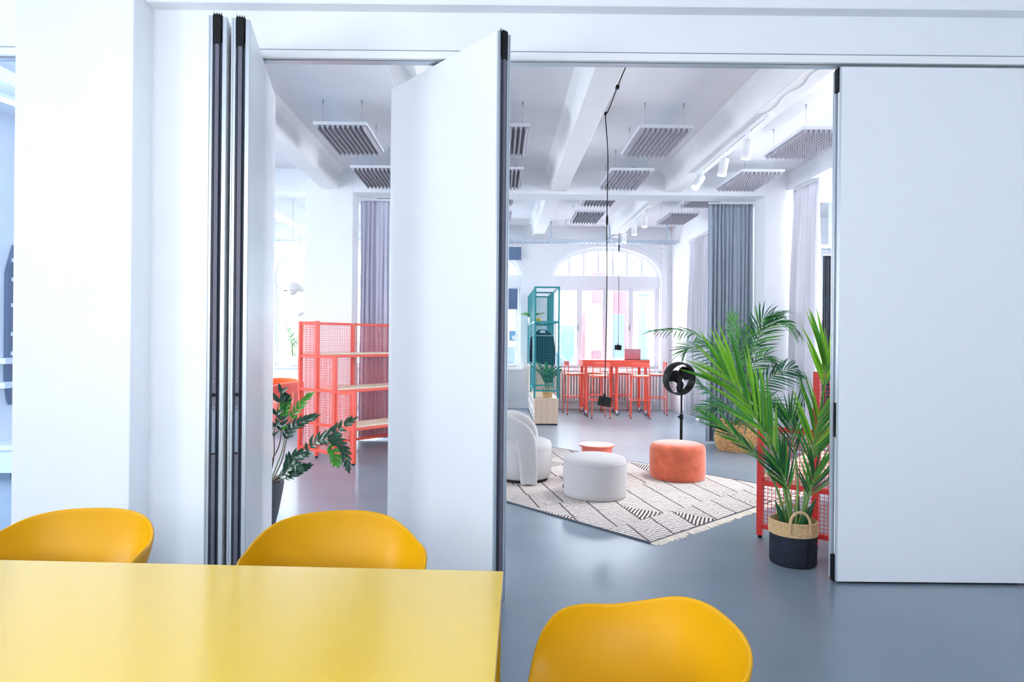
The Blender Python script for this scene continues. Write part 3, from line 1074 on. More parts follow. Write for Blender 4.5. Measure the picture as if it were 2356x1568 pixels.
# ================================================================== POWER CUBES ON BLACK CORDS
def power_cube(name, label, loc, size, rz, tilt, top, path=None):
    t = thing(name, label, 'power cube', loc, 0, 'black power cubes on cords')
    s = size / 2
    Mr = Matrix.Rotation(rz, 4, 'Z') @ Matrix.Rotation(tilt, 4, 'Y')
    c = MB()
    c.box(-s, s, -s, s, -s, s, Mr)
    body = c.build('cube_body', 'black_plastic', t, bevel=size * .04)
    h = MB()
    h.lathe([(s * .50, 0), (s * .50, .004), (s * .43, .004), (s * .41, -.004)], 24, M=Mr @ Matrix.Translation((-s, 0, 0)) @ Matrix.Rotation(R(-90), 4, 'Y'), cap0=False, cap1=False)
    h.build('socket_rim', 'black_metal', body, smooth=True)
    h = MB()
    h.lathe([(s * .43, .0015), (.0005, .0015)], 24, M=Mr @ Matrix.Translation((-s, 0, 0)) @ Matrix.Rotation(R(-90), 4, 'Y'), cap0=False)
    h.build('socket', 'rubber_black', body)
    pts = [(0, 0, s * .9), (.004, 0, s + .3)] + (path or []) + ([(0, 0, top)] if not path else [])
    MB().tube(smooth_path(pts, 8), .005, 8).build('cord', 'black_plastic', t, smooth=True)
    MB().cyl((0, 0, s), (0, 0, s + .03), .012, 10).build('cord_grip', 'black_plastic', t, smooth=True)
    return t
c0 = px(1391, 923, 6.67)
top = C1 - c0.z - .012
hook = px(1393, 258, 6.67)
conn = Vector((1.07, 5.95, C1 - .02))
endp = px(1440, 152, 4.95)
rel = lambda p: (p.x - c0.x, p.y - c0.y, p.z - c0.z)
pc = power_cube('power_cube', 'black power cube hanging on a long black cord in front of the high table', c0, .098, R(28), R(12), top,
                [(.012, 0, 1.1), (.006, 0, 1.86), (.010, 0, 2.5), (hook.x - c0.x, 0, top - .02), (hook.x - c0.x + .01, -.06, top - .01),
                 (conn.x - c0.x + .012, conn.y - c0.y + .35, top - .012), rel(conn), (1.06 - c0.x, 5.4 - c0.y, top - .008), (1.075 - c0.x, 4.5 - c0.y, top)])
MB().tube([(.008, 0, 1.80), (.008, 0, 1.82), (.008, 0, 1.88), (.008, 0, 1.91)], [.006, .012, .012, .006], 10).build('cord_switch', 'black_metal', pc, smooth=True)
MB().cbox(rel(conn), (.03, .04, .03)).build('cord_connector', 'black_metal', pc)
MB().cbox((hook.x - c0.x, 0, top), (.02, .02, .03)).build('ceiling_clip', 'black_metal', pc)
c1 = px(1422, 799, 13.0)
pc2 = power_cube('power_cube', 'small black power cube hanging at the arched window over the high table', c1, .10, R(28), R(4), 3.6 - c1.z)
MB().cyl((0, 0, 1.93), (0, 0, 2.04), .014, 10).build('cord_switch', 'black_metal', pc2, smooth=True)

# ================================================================== CURTAINS
def curtain(label, p0, p1, z0, z1, amp, n, m, squeeze=0.0, seed=1, rail=None, cat='curtain', name='curtain'):
    rnd = random.Random(seed)
    t = thing(name, label, cat, (0, 0, 0))
    p0, p1 = Vector((*p0, 0)), Vector((*p1, 0))
    d = (p1 - p0)
    nn = Vector((-d.y, d.x, 0)).normalized()
    ph = [rnd.uniform(-.35, .35) for _ in range(n + 2)]
    am = [rnd.uniform(.55, 1.3) for _ in range(n + 2)]
    rows = []
    M = 10
    zs = [0, .02, .035, .06, .12, .25, .4, .55, .7, .85, 1.0]
    for zi in zs:
        row = []
        for k in range(n * M + 1):
            s = k / M
            i = int(s)
            f = s - i
            wv = math.sin(2 * math.pi * (s + ph[i] * (1 - f) * .3 + ph[i + 1] * f * .3)) * (am[i] * (1 - f) + am[i + 1] * f)
            wv += .3 * math.sin(2 * math.pi * s * .47 + seed + zi * 1.5)
            gather = .55 if zi < .05 else .55 + .45 * min(1, (zi - .05) / .3)
            sx = s / n
            drift = squeeze * (zi - .5) * (sx - .5) + .012 * math.sin(zi * 5 + i * 1.7)
            p = p0 + d * (sx + drift * (0 if zi < .05 else 1)) + nn * (wv * amp * gather)
            row.append((p.x, p.y, z1 - (z1 - z0) * zi))
        rows.append(row)
    mb = MB().grid(rows)
    o = mb.build('fabric', m, t, smooth=True, angle=120, recalc=False)
    sd = o.modifiers.new('thick', 'SOLIDIFY')
    sd.thickness = .004
    # heading tape with hooks
    tp = MB().bar((p0.x, p0.y, z1 + .012), (p1.x, p1.y, z1 + .012), .03, .02)
    tp.build('curtain_rail', 'lacquer_white', t)
    return t
curtain('slate grey curtain hanging beside the pier behind the large palm', (3.035, 9.44), (3.67, 9.44), .02, 3.455, .032, 11, 'curtain_grey', seed=2)
curtain('lilac grey curtain behind the coral stepped shelf', (-2.0, 9.44), (-1.35, 9.44), .03, 3.455, .032, 10, 'curtain_lilac', seed=5)
curtain('white curtain gathered in the side opening of the lounge', (4.05, 8.95), (4.08, 8.27), .03, 3.54, .075, 7, 'curtain_white', seed=8, squeeze=.15)
curtain('white sheer curtain gathered in the opening of the street room', (3.80, 12.98), (3.80, 11.65), .03, 3.42, .07, 10, 'curtain_white', seed=11, squeeze=.1)

# ================================================================== STEPPED MESH SHELVES
def wire_panel(mb, o, u, w, U, W, sp=.028, r=.0018):
    """grid of wires on the plane from o along unit vectors u, w over lengths U, W"""
    o, u, w = Vector(o), Vector(u), Vector(w)
    nu, nw = max(1, round(U / sp)), max(1, round(W / sp))
    for i in range(1, nu):
        a = o + u * (U * i / nu)
        mb.bar(a, a + w * W, 2 * r, 2 * r, up=u.cross(w))
    for j in range(1, nw):
        a = o + w * (W * j / nw)
        mb.bar(a, a + u * U, 2 * r, 2 * r, up=u.cross(w))
def stepped_shelf(label, loc, tdir, sdir, m, Ls=1.62, ST=.36, LV=.413):
    t = thing('stepped_mesh_shelf', label, 'shelf', (loc[0], loc[1], 0), 0, 'stepped wire mesh shelves')
    td, sd = Vector((*tdir, 0)).normalized(), Vector((*sdir, 0)).normalized()
    up = Vector((0, 0, 1))
    pw = .042
    P = lambda a, b, z: td * a + sd * b + up * z
    tops = (2 * LV, 3 * LV, 4 * LV, 4 * LV)
    def rail(p, q):
        MB().bar(p, q, pw * .8, pw * .8).build('rail', m, t, bevel=.002)
    for b in (0.0, Ls):
        for k in range(4):
            MB().bar(P(k * ST, b, .022), P(k * ST, b, tops[k] + pw / 2), pw, pw, up=td).build('post', m, t, bevel=.002)
            MB().cyl(P(k * ST, b, 0), P(k * ST, b, .024), .017, 12).build('foot', 'rubber_black', t)
        for z, k0 in ((.09, 0), (LV, 0), (2 * LV, 0), (3 * LV, 1), (4 * LV, 2)):
            for k in range(k0, 3):
                rail(P(k * ST + pw / 2, b, z), P((k + 1) * ST - pw / 2, b, z))
        for k in range(3):
            w = MB()
            wire_panel(w, P(k * ST, b, .09), td, up, ST, tops[k] - .09)
            w.build('wire_mesh', m, t, recalc=False)
    for k in range(3):
        z = (k + 1) * LV
        rail(P(k * ST, pw / 2, z), P(k * ST, Ls - pw / 2, z))
        # plywood tread
        a, b = P(k * ST - .0, pw / 2 + .002, z + pw * .4), P((k + 1) * ST - pw / 2 - .002, Ls - pw / 2 - .002, z + pw * .4 + .022)
        tr_ = MB()
        M4 = Matrix((( td.x, sd.x, 0, 0), (td.y, sd.y, 0, 0), (0, 0, 1, 0), (0, 0, 0, 1)))
        tr_.box(k * ST - pw / 2, (k + 1) * ST - pw / 2 - .003, pw / 2 + .002, Ls - pw / 2 - .002, z + pw * .4 + .001, z + pw * .4 + .023, M4)
        tr_.build('tread_board', 'plywood_pale', t, bevel=.0015)
    tb = 3 * ST
    MB().bar(P(tb, Ls / 2, .022), P(tb, Ls / 2, 4 * LV), pw, pw, up=td).build('post', m, t, bevel=.002)
    MB().cyl(P(tb, Ls / 2, 0), P(tb, Ls / 2, .024), .017, 12).build('foot', 'rubber_black', t)
    for z in (.09, 4 * LV):
        for h in (0, 1):
            rail(P(tb, h * Ls / 2 + pw / 2, z), P(tb, (h + 1) * Ls / 2 - pw / 2, z))
    for h in (0, 1):
        w = MB()
        wire_panel(w, P(tb, h * Ls / 2, .09), sd, up, Ls / 2, 4 * LV - .09)
        w.build('wire_mesh', m, t, recalc=False)
    return t
stepped_shelf('coral stepped wire mesh shelf with plywood treads in front of the lilac curtain', (-1.65, 7.52), (-.77, .64), (.64, .77), 'coral_paint')
stepped_shelf('red stepped wire mesh shelf behind the palm in the charcoal basket', (1.985, 4.90), (.775, -.632), (.632, .775), 'red_paint', ST=.385)

# ================================================================== RUG
RN = Vector((1.123, 4.726, 0))
v1, v2 = Vector((-.663, .749, 0)), Vector((.749, .663, 0))
rug = thing('rug', 'cream woven rug with brown leaning stripe blocks and fringed edge', 'rug', (RN.x, RN.y, 0), math.atan2(v2.y, v2.x))
RL, RW = 3.4, 2.5          # along local y (v1) and x (v2)
g = MB()
nx_, ny_ = 20, 26
rr = random.Random(4)
rows = []
for j in range(ny_ + 1):
    rows.append([(RW * i / nx_ + .006 * math.sin(j * .9), RL * j / ny_ + .006 * math.sin(i * .8), .009) for i in range(nx_ + 1)])
g.grid(rows)
body = g.build('weave', 'rug_weave', rug)
sd_ = body.modifiers.new('thick', 'SOLIDIFY')
sd_.thickness = .008
sd_.offset = -1
b = MB()
b.bar((0, 0, .006), (0, RL, .006), .016, .010)
b.bar((RW, 0, .006), (RW, RL, .006), .016, .010)
b.bar((0, 0, .008), (RW, 0, .008), .014, .008)
b = MB()
b.bar((0, 0, .006), (0, RL, .006), .014, .010)
b.bar((RW, 0, .006), (RW, RL, .006), .014, .010)
b.bar((0, .004, .008), (RW, .004, .008), .012, .007)
b.build('binding', 'seal_dark', rug)
fr = MB()
for side in (0, 1):
    y0 = 0 if side == 0 else RL
    sg = -1 if side == 0 else 1
    x = 0.0
    while x < RW:
        w = rr.uniform(.008, .016)
        l = rr.uniform(.05, .085)
        sk = rr.uniform(-.025, .025)
        fr.add([(x, y0, .008), (x + w, y0, .008), (x + w * 1.2 + sk, y0 + sg * l, .003), (x - w * .2 + sk, y0 + sg * l, .003),
                (x, y0, .001), (x + w, y0, .001), (x + w * 1.2 + sk, y0 + sg * l, .0005), (x - w * .2 + sk, y0 + sg * l, .0005)],
               [(0, 1, 2, 3), (3, 2, 6, 7), (0, 3, 7, 4), (1, 5, 6, 2)])
        x += w * .95
fr.build('fringe', 'fringe_cream', rug, kind='stuff', recalc=False)

# ================================================================== POUFS, ARMCHAIR, SIDE TABLE
RZ = .010                       # top of the rug
def pouf(label, loc, r, h, m, seam):
    t = thing('pouf', label, 'pouf', loc, 0, 'round poufs on the rug')
    pr = [(r * .93, 0.0), (r * .975, .012), (r * .995, .05), (r, .12), (r, h - .10), (r * .99, h - .055)]
    sideo = MB().lathe(pr, 56, cap1=False).build('side_cover', m, t, smooth=True, angle=70)
    pr2 = [(r * .99, h - .055), (r * .975, h - .035), (r * .93, h - .016), (r * .8, h - .004), (r * .5, h + .004), (r * .2, h + .006), (.004, h + .006)]
    MB().lathe(pr2, 56, cap0=False).build('top_cushion', m, t, smooth=True, angle=70)
    if seam:
        MB().ring((0, 0, h - .055), (0, 0, 1), r * .992, .0035, 64, 6).build('seam', 'aluminium_grey' if False else m, t, smooth=True)
        MB().box(-r - .004, -r + .01, -.012, .012, .06, .10).build('label_tab', 'rubber_black', t)
    return t
pouf('pale grey wool pouf standing nearest on the rug', (.93, 6.16, RZ), .297, .375, 'wool_grey', True)
pouf('orange velvet pouf standing on the edge of the rug', (1.935, 6.98, RZ), .293, .375, 'velvet_orange', False)

# armchair with a band-shaped back
ac = thing('lounge_armchair', 'pale grey round armchair with a curved band back on the rug', 'armchair', (.285, 6.86, RZ))
RD = .295
MB().lathe([(RD * .86, 0), (RD * .86, .035)], 48).build('plinth', 'rubber_black', ac, smooth=True)
MB().lathe([(RD * .90, .03), (RD * .96, .05), (RD * .995, .12), (RD, .22), (RD * .985, .315)], 56, cap1=False).build('drum_base', 'wool_grey', ac, smooth=True, angle=70)
MB().lathe([(RD * .985, .315), (RD * 1.0, .335), (RD * .99, .37), (RD * .94, .40), (RD * .8, .418), (RD * .4, .425), (.003, .425)], 56, cap0=False).build('seat_cushion', 'wool_grey', ac, smooth=True, angle=70)
# band: sweep of a rounded rectangle on a cylinder
def band_mesh():
    rb = RD + .035
    back = R(175)                       # direction of the back centre
    path = []
    n = 40
    for k in range(n + 1):
        s = -1 + 2 * k / n             # -1 .. 1 along the band
        a = abs(s)
        # arc angle and height: legs down at the ends, level round the back
        if a > .62:
            q = (a - .62) / .38
            dl, z = 96 + 6 * min(1, q * 1.5), .50 - .50 * q + .0
            z = max(0.02, .46 * (1 - q) + .02)
        else:
            q = a / .62
            dl = 100 * q ** 1.0
            z = .575 - .11 * max(0, q - .62) ** 2 / .1444 * 1.0
        path.append((back + R(dl) * (1 if s > 0 else -1), z))
    P3 = [Vector((rb * math.cos(a), rb * math.sin(a), z)) for a, z in path]
    for _ in range(3):                  # round the bend
        P3 = [P3[0]] + [(P3[i - 1] + 2 * P3[i] + P3[i + 1]) / 4 for i in range(1, len(P3) - 1)] + [P3[-1]]
    P3 = smooth_path(P3, 2)
    rows = []
    for i, p in enumerate(P3):
        t = (P3[min(i + 1, len(P3) - 1)] - P3[max(i - 1, 0)]).normalized()
        nrm = Vector((p.x, p.y, 0)).normalized()
        nrm = (nrm - t * nrm.dot(t)).normalized()
        w = t.cross(nrm)
        mid = 1 - abs(i / (len(P3) - 1) * 2 - 1)
        hw, hn = .085 + .03 * min(1, mid * 1.6), .038
        ring = []
        for k in range(16):
            a = 2 * math.pi * k / 16
            cx, cy = math.cos(a), math.sin(a)
            ring.append(p + w * hw * (abs(cx) ** .45 * (1 if cx >= 0 else -1)) + nrm * hn * (abs(cy) ** .6 * (1 if cy >= 0 else -1)))
        ring.append(ring[0])
        rows.append(ring)
    mb = MB().grid(rows)
    m = len(rows[0])
    mb.f.append(tuple(range(m - 1)))
    mb.f.append(tuple((len(rows) - 1) * m + k for k in range(m - 2, -1, -1)))
    return mb
band_mesh().build('back_band', 'wool_grey', ac, smooth=True, angle=75)

st = thing('side_table', 'small coral round side table behind the grey pouf', 'side table', (1.06, 6.90, RZ))
MB().lathe([(.185, .345), (.188, .348), (.188, .358), (.185, .361), (.003, .361)], 48, cap0=True).build('table_top', 'coral_lacquer', st, smooth=True)
MB().lathe([(.16, 0), (.16, .344)], 48).build('drum', 'coral_lacquer', st, smooth=True)

# ================================================================== PEDESTAL FAN
fc_ = px(1562, 870, 8.3)
fan = thing('pedestal_fan', 'black pedestal fan behind the orange pouf', 'fan', (fc_.x, fc_.y, 0))
hz = fc_.z
MB().lathe([(.19, 0), (.19, .02), (.16, .032), (.03, .045), (.022, .06)], 40).build('base', 'black_metal', fan, smooth=True)
MB().cyl((.05, .05, .03), (.05, .05, .52), .018, 16).build('lower_pole', 'black_metal', fan, smooth=True)
MB().cyl((.05, .05, .50), (.05, .05, hz - .12), .013, 16).build('upper_pole', 'black_metal', fan, smooth=True)
MB().cyl((.05, .05, .47), (.05, .05, .53), .024, 16).build('clamp', 'black_plastic', fan, smooth=True)
MB().cyl((.05, .05, .50), (.005, .03, .50), .012, 12).build('clamp_knob', 'black_plastic', fan, smooth=True)
fyaw = R(20)
Mf = Matrix.Translation((0, 0, hz)) @ Matrix.Rotation(fyaw, 4, 'Z') @ Matrix.Rotation(R(8), 4, 'X')
RF = .205
MB().lathe([(RF - .012, -.055), (RF, -.055), (RF + .004, -.03), (RF + .004, .05), (RF, .07), (RF - .012, .07), (RF - .012, -.055)], 56, M=Mf @ Matrix.Rotation(R(90), 4, 'X'), cap0=False, cap1=False).build('shroud', 'black_metal', fan, smooth=True)
gd = MB()
for rr_ in (.05, .09, .13, .165):
    for yy in (-.062, .075):
        pts = [Mf @ Vector((rr_ * math.cos(2 * math.pi * k / 40), yy, rr_ * math.sin(2 * math.pi * k / 40))) for k in range(41)]
        gd.tube(pts, .0012, 5, cap=False)
for k in range(20):
    a = 2 * math.pi * k / 20
    for yy in (-.062, .075):
        gd.tube([Mf @ Vector((.03 * math.cos(a), yy, .03 * math.sin(a))), Mf @ Vector((RF * math.cos(a), yy * .9, RF * math.sin(a)))], .0012, 5, cap=False)
gd.build('guard_wires', 'black_metal', fan)
for k in range(3):
    bl = MB()
    rows = []
    for i in range(9):
        q = i / 8
        r = .035 + q * .145
        wd = (.035 + .075 * math.sin(math.pi * min(1, q * .80 + .12))) * (1 if q < .85 else 1 - (q - .85) * 3.2)
        rows.append([Mf @ Matrix.Rotation(2 * math.pi * k / 3 + R(200), 4, 'Y') @ Vector((r, (a - .2) * wd * .5, a * wd)) for a in (-.75, -.4, 0, .4, .75)])
    bl.grid(rows)
    o = bl.build('blade', 'black_plastic', fan, smooth=True, recalc=False)
    o.modifiers.new('thick', 'SOLIDIFY').thickness = .003
MB().lathe([(.004, -.045), (.035, -.035), (.042, .02)], 28, M=Mf @ Matrix.Rotation(R(90), 4, 'X')).build('hub', 'black_plastic', fan, smooth=True)
MB().cyl(Mf @ Vector((0, .03, 0)), Mf @ Vector((0, .18, 0)), .055, 24).build('motor', 'black_metal', fan, smooth=True)
MB().tube([(.05, .05, hz - .16), (.05, .08, hz - .08), Mf @ Vector((0, .12, -.04))], .016, 10).build('neck', 'black_metal', fan, smooth=True)

# ================================================================== HIGH TABLE AND STOOLS
X0, X1, Y0, Y1 = 1.66, 2.98, 12.72, 13.42
ht = thing('high_table', 'coral high table on castors in front of the arched window', 'table', ((X0 + X1) / 2, (Y0 + Y1) / 2, 0))
hx, hy = (X1 - X0) / 2, (Y1 - Y0) / 2
MB().box(-hx, hx, -hy, hy, 1.06, 1.085).build('table_top', 'coral_paint', ht, bevel=.004)
ap = MB()
ap.box(-hx + .01, hx - .01, -hy + .01, -hy + .03, .955, 1.06)
ap.box(-hx + .01, hx - .01, hy - .03, hy - .01, .955, 1.06)
ap.box(-hx + .01, -hx + .03, -hy + .03, hy - .03, .955, 1.06)
ap.box(hx - .03, hx - .01, -hy + .03, hy - .03, .955, 1.06)
ap.build('apron', 'coral_paint', ht, bevel=.002)
for lx in (-hx + .075, .02, hx - .075):
    for ly in (-hy + .06, hy - .06):
        MB().cyl((lx, ly, .10), (lx, ly, .96), .03, 16).build('leg', 'coral_paint', ht, smooth=True)
        cs = MB()
        cs.box(lx - .025, lx + .025, ly - .025, ly + .025, .094, .102)
        cs.box(lx - .008, lx + .022, ly - .024, ly - .019, .045, .094)
        cs.box(lx - .008, lx + .022, ly + .019, ly + .024, .045, .094)
        co = cs.build('castor', 'white_plastic', ht)
        wl = MB().cyl((lx + .018, ly - .017, .044), (lx + .018, ly + .017, .044), .044, 20).build('castor_wheel', 'seal_mauve', co, smooth=True)
def make_stool(m):
    t = thing('bar_stool', '', 'stool', (0, 0, 0), 0, 'bar stools round the high table')
    w = .155
    leg = lambda sx, sy, top: MB().tube([(sx * (w + .02), sy * (w + .02), .02), (sx * w, sy * w, top)], .0095, 10)
    for sx in (-1, 1):
        leg(sx, 1, .79).build('leg', m, t, smooth=True)
        leg(sx, -1, 1.05).build('leg', m, t, smooth=True)
    for sx in (-1, 1):
        for sy in (-1, 1):
            MB().cyl((sx * (w + .02), sy * (w + .02), 0), (sx * (w + .02), sy * (w + .02), .024), .011, 10).build('foot', 'rubber_black', t)
    q = w + .012
    for z, r, e, nm in ((.345, .0085, q, 'foot_rail'), (.785, .010, w, 'seat_rail')):
        fr_ = MB()
        for a, b in (((-e, -e), (e, -e)), ((e, -e), (e, e)), ((e, e), (-e, e)), ((-e, e), (-e, -e))):
            fr_.cyl((*a, z), (*b, z), r, 8)
        fr_.build(nm, m, t, smooth=True)
    MB().lathe([(.001, 0), (.165, 0), (.17, .004), (.17, .016), (.165, .020), (.001, .020)], 36, c=(0, 0, .796), cap0=False, cap1=False).build('seat', 'plywood_pale', t, smooth=True)
    rows = []
    for k in range(13):
        a = -1 + k / 6
        x, y = a * (w + .004), -w - .012 - .02 * (1 - a * a)
        rows.append([(x, y, .965), (x, y, 1.045), (x, y + .01, 1.052), (x, y + .012, .965)])
    bk = MB().grid([r + [r[0]] for r in rows])
    bk.build('backrest', m, t, smooth=True, angle=30)
    return t
stool0 = make_stool('coral_paint')
spots = [(1.53, 12.98, R(-82), 'coral bar stool at the end of the high table beside the teal shelf'),
         (1.93, 12.38, R(6), 'coral bar stool in front of the high table, nearer the teal shelf'),
         (2.72, 12.42, R(-8), 'coral bar stool in front of the high table, nearer the black fan'),
         (1.98, 13.48, R(176), 'coral bar stool behind the high table, nearer the teal shelf'),
         (2.56, 13.46, R(182), 'coral bar stool behind the high table, under the laptop'),
         (3.17, 12.95, R(84), 'coral bar stool at the end of the high table beside the sheer curtain')]
for i, (x, y, rz, lb) in enumerate(spots):
    s = stool0 if i == 0 else copy_tree(stool0)
    place(s, (x, y, 0), rz, lb)

# laptop
lp0 = px(1450, 826, 13.0)
lp = thing('laptop', 'open laptop with mauve lid on the high table', 'laptop', (lp0.x + .05, 13.02, 1.085), R(168))
MB().box(-.155, .155, -.11, .11, 0, .014).build('keyboard_base', 'laptop_dark', lp, bevel=.003)
Ml = Matrix.Translation((0, .11, .014)) @ Matrix.Rotation(R(-14), 4, 'X')
lid = MB().box(-.155, .155, 0, .007, 0, .215, Ml).build('lid', 'laptop_lid', lp, bevel=.003)
MB().box(-.148, .148, -.001, 0, .01, .205, Ml).build('screen', 'rubber_black', lid)
lg = MB()
for dx in (-.010, .002):
    lg.prism([(dx, .095), (dx + .006, .095), (dx + .012, .128), (dx + .006, .128)], .0072, .0085, 'Y', Ml)
lg.build('lid_logo', 'logo_red', lid)
nb = MB().box(-.075, .075, -.07, .07, 0, .012).build('notebook', 'laptop_dark', bevel=.002)
nb.location = (2.89, 12.84, 1.0855)
nb.rotation_euler = (0, 0, R(12))
tag(nb, 'dark thin notebook lying beside the laptop on the high table', 'notebook')
MB().box(-.066, .066, -.06, .06, .012, .0135).build('cover_label', 'cabinet_dark', nb)

# ================================================================== RADIATORS
def radiator(label, xa, xb):
    t = thing('radiator', label, 'radiator', ((xa + xb) / 2, 13.83, 0), 0, 'white column radiators')
    n = int((xb - xa) / .06)
    sec = None
    for k in range(n):
        x = -(xb - xa) / 2 + .03 + k * .06
        if sec is None:
            s = MB()
            for yy in (-.045, 0, .045):
                s.tube([(0, yy, .19), (0, yy, .78)], .019, 8)
            s.tube([(0, -.052, .19), (0, .052, .19)], .022, 8)
            s.tube([(0, -.052, .78), (0, .052, .78)], .022, 8)
            sec = s.build('section', 'radiator_white', t, smooth=True)
            sec.location = (x, 0, 0)
        else:
            c = sec.copy()
            COL.objects.link(c)
            c.parent = t
            c.location = (x, 0, 0)
    hb = (xb - xa) / 2
    MB().cyl((-hb, 0, .20), (hb, 0, .20), .015, 10).build('lower_header', 'radiator_white', t, smooth=True)
    MB().cyl((-hb, 0, .77), (hb, 0, .77), .015, 10).build('upper_header', 'radiator_white', t, smooth=True)
    for x in (-hb + .15, hb - .15):
        MB().box(x - .012, x + .012, -.02, .02, 0, .17).build('foot', 'radiator_white', t)
radiator('white column radiator under the arched window behind the high table', 1.20, 3.42)
radiator('white column radiator under the arched window behind the moving panel', -1.7, .10)

# ================================================================== TEAL MESH UNIT ON PLYWOOD BENCH
bx0, bx1 = .645, 1.055
bench = thing('plywood_bench', 'long birch plywood bench carrying the teal mesh frame', 'bench', ((bx0 + bx1) / 2, 11.25, 0))
w2 = (bx1 - bx0) / 2
MB().box(-w2, w2, 0, .018, .02, .44).build('end_panel', 'plywood', bench, bevel=.002)
MB().box(-w2, w2, 0, 2.55, .44, .46).build('bench_top', 'plywood', bench, bevel=.002)
MB().box(w2 - .018, w2, .018, 2.55, .02, .44).build('side_panel', 'plywood', bench)
MB().box(-w2 + .01, w2 - .01, .02, 2.5, 0, .03).build('plinth', 'rubber_black', bench)
for k in range(6):
    y = .018 + k * .504
    if k:
        MB().box(-w2, w2 - .018, y - .009, y + .009, .03, .44).build('divider', 'lacquer_white', bench)
MB().box(-w2, w2 - .018, .018, 2.55, .225, .24).build('shelf_board', 'lacquer_white', bench)
k = 0
for col_ in range(5):
    for row in range(2):
        c = MB().box(bx0 + .012, bx1 - .05, 11.25 + .05 + col_ * .504, 11.25 + .48 + col_ * .504, (.03 if row == 0 else .241), (.20 if row == 0 else .41)).build('storage_box', 'plywood' if (col_ + row) % 2 else 'white_plastic', bevel=.004)
        MB().box(bx0 + .006, bx0 + .012, 11.25 + .21 + col_ * .504, 11.25 + .31 + col_ * .504, (.10 if row == 0 else .31), (.13 if row == 0 else .34)).build('pull_slot', 'felt_grey', c)
        tag(c, '%s storage box in the bench, %s row, %s from its plywood end' % ('plywood' if (col_ + row) % 2 else 'white', ('lower', 'upper')[row], ('first', 'second', 'third', 'fourth', 'fifth')[col_]), 'storage box', 'storage boxes in the plywood bench')
cub = thing('cubby_cabinet', 'pale plywood cubby cabinet at the window end of the bench', 'cabinet', ((bx0 + bx1) / 2, 12.75, .46))
MB().box(-w2, w2, 0, .018, 0, .50).build('side_panel', 'plywood', cub, bevel=.001)
MB().box(-w2, w2, 1.03, 1.05, 0, .50).build('side_panel', 'plywood', cub)
MB().box(-w2, w2, .018, 1.03, .48, .50).build('top_panel', 'plywood', cub)
MB().box(w2 - .01, w2, .018, 1.03, 0, .48).build('back_panel', 'plywood', cub)
for k in (1, 2):
    MB().box(-w2, w2 - .01, k * .345, k * .345 + .016, 0, .48).build('divider', 'lacquer_white', cub)

tf = thing('teal_mesh_frame', 'tall teal wire mesh frame standing on the plywood bench', 'shelf frame', ((bx0 + bx1) / 2, 11.25, .46))
z0_, z1_ = 0.0, 1.93
ys = (0.02, 1.30, 2.52)
pw = .03
for y in ys:
    for sx in (-1, 1):
        if y < 2 or True:
            zb_ = .0 if y < 1.25 or y > 5 else .505 if y > 1.5 else .0
            MB().box(sx * w2 - pw / 2, sx * w2 + pw / 2, y - pw / 2, y + pw / 2, zb_, z1_).build('post', 'teal_paint', tf)
for sx in (-1, 1):
    for a, b in ((0, 1), (1, 2)):
        for z in (z1_ - pw / 2, 1.32):
            MB().bar((sx * w2, ys[a] + pw / 2, z), (sx * w2, ys[b] - pw / 2, z), pw * .9).build('rail', 'teal_paint', tf)
MB().bar((-w2, ys[0] + pw / 2, .13), (-w2, ys[1] - pw / 2, .13), pw * .9).build('rail', 'teal_paint', tf)
for y in ys:
    for z in (z1_ - pw / 2, 1.32) + ((.13,) if y < 1.5 else (.6,)):
        MB().bar((-w2 + pw / 2, y, z), (w2 - pw / 2, y, z), pw * .9).build('rail', 'teal_paint', tf)
def tealmesh(o, u, w, U, W):
    m_ = MB()
    wire_panel(m_, o, u, w, U, W, .0285, .0024)
    m_.build('wire_mesh', 'teal_paint', tf, recalc=False)
tealmesh((-w2, ys[0], .13), (0, 1, 0), (0, 0, 1), ys[1] - ys[0], z1_ - .13)
tealmesh((-w2, ys[1], .51), (0, 1, 0), (0, 0, 1), ys[2] - ys[1], z1_ - .51)
tealmesh((-w2, ys[0], .13), (1, 0, 0), (0, 0, 1), 2 * w2, 1.32 - .13)
tealmesh((-w2, ys[2], .55), (1, 0, 0), (0, 0, 1), 2 * w2, z1_ - .55)
tealmesh((w2, ys[1], .51), (0, 1, 0), (0, 0, 1), ys[2] - ys[1], z1_ - .51)

# jacket on a hanger
jk = thing('jacket', 'dark navy jacket on a hanger inside the teal frame', 'jacket', (.835, 12.2, 0))
jp = [(-.235, 1.05), (.235, .98), (.25, 1.25), (.21, 1.52), (.15, 1.60), (.05, 1.66), (-.05, 1.66), (-.15, 1.60), (-.22, 1.50), (-.235, 1.25)]
jo = MB().prism(jp, -.06, .06).build('coat', 'jacket_navy', jk, bevel=.03, smooth=True)
MB().prism([(-.04, 1.64), (.04, 1.64), (.055, 1.60), (-.055, 1.60)], -.068, -.05).build('collar', 'white_plastic', jk)
MB().tube([(-.2, -.065, 1.545), (.2, -.065, 1.545)], .004, 6).build('stripe', 'white_plastic', jk)
MB().tube(smooth_path([(0, 0, 1.65), (0, 0, 1.70), (.02, 0, 1.745), (.0, 0, 1.775), (-.02, 0, 1.755)], 4), .003, 6).build('hanger_hook', 'steel', jk)
MB().bar((-.24, 0, 1.778), (.24, 0, 1.778), .012).build('hanging_rod', 'teal_paint', jk)
ha = thing('straw_hat', 'yellow straw hat on the teal frame behind the jacket', 'hat', (.80, 13.3, .96))
ht_ = MB().lathe([(.15, 0), (.15, .006), (.085, .02), (.08, .09), (.06, .11), (.003, .112)], 28)
ht_.build('crown', 'hat_straw', ha, smooth=True)
MB().lathe([(.087, .02), (.085, .045)], 28, cap0=False, cap1=False).build('band', 'plywood', ha)
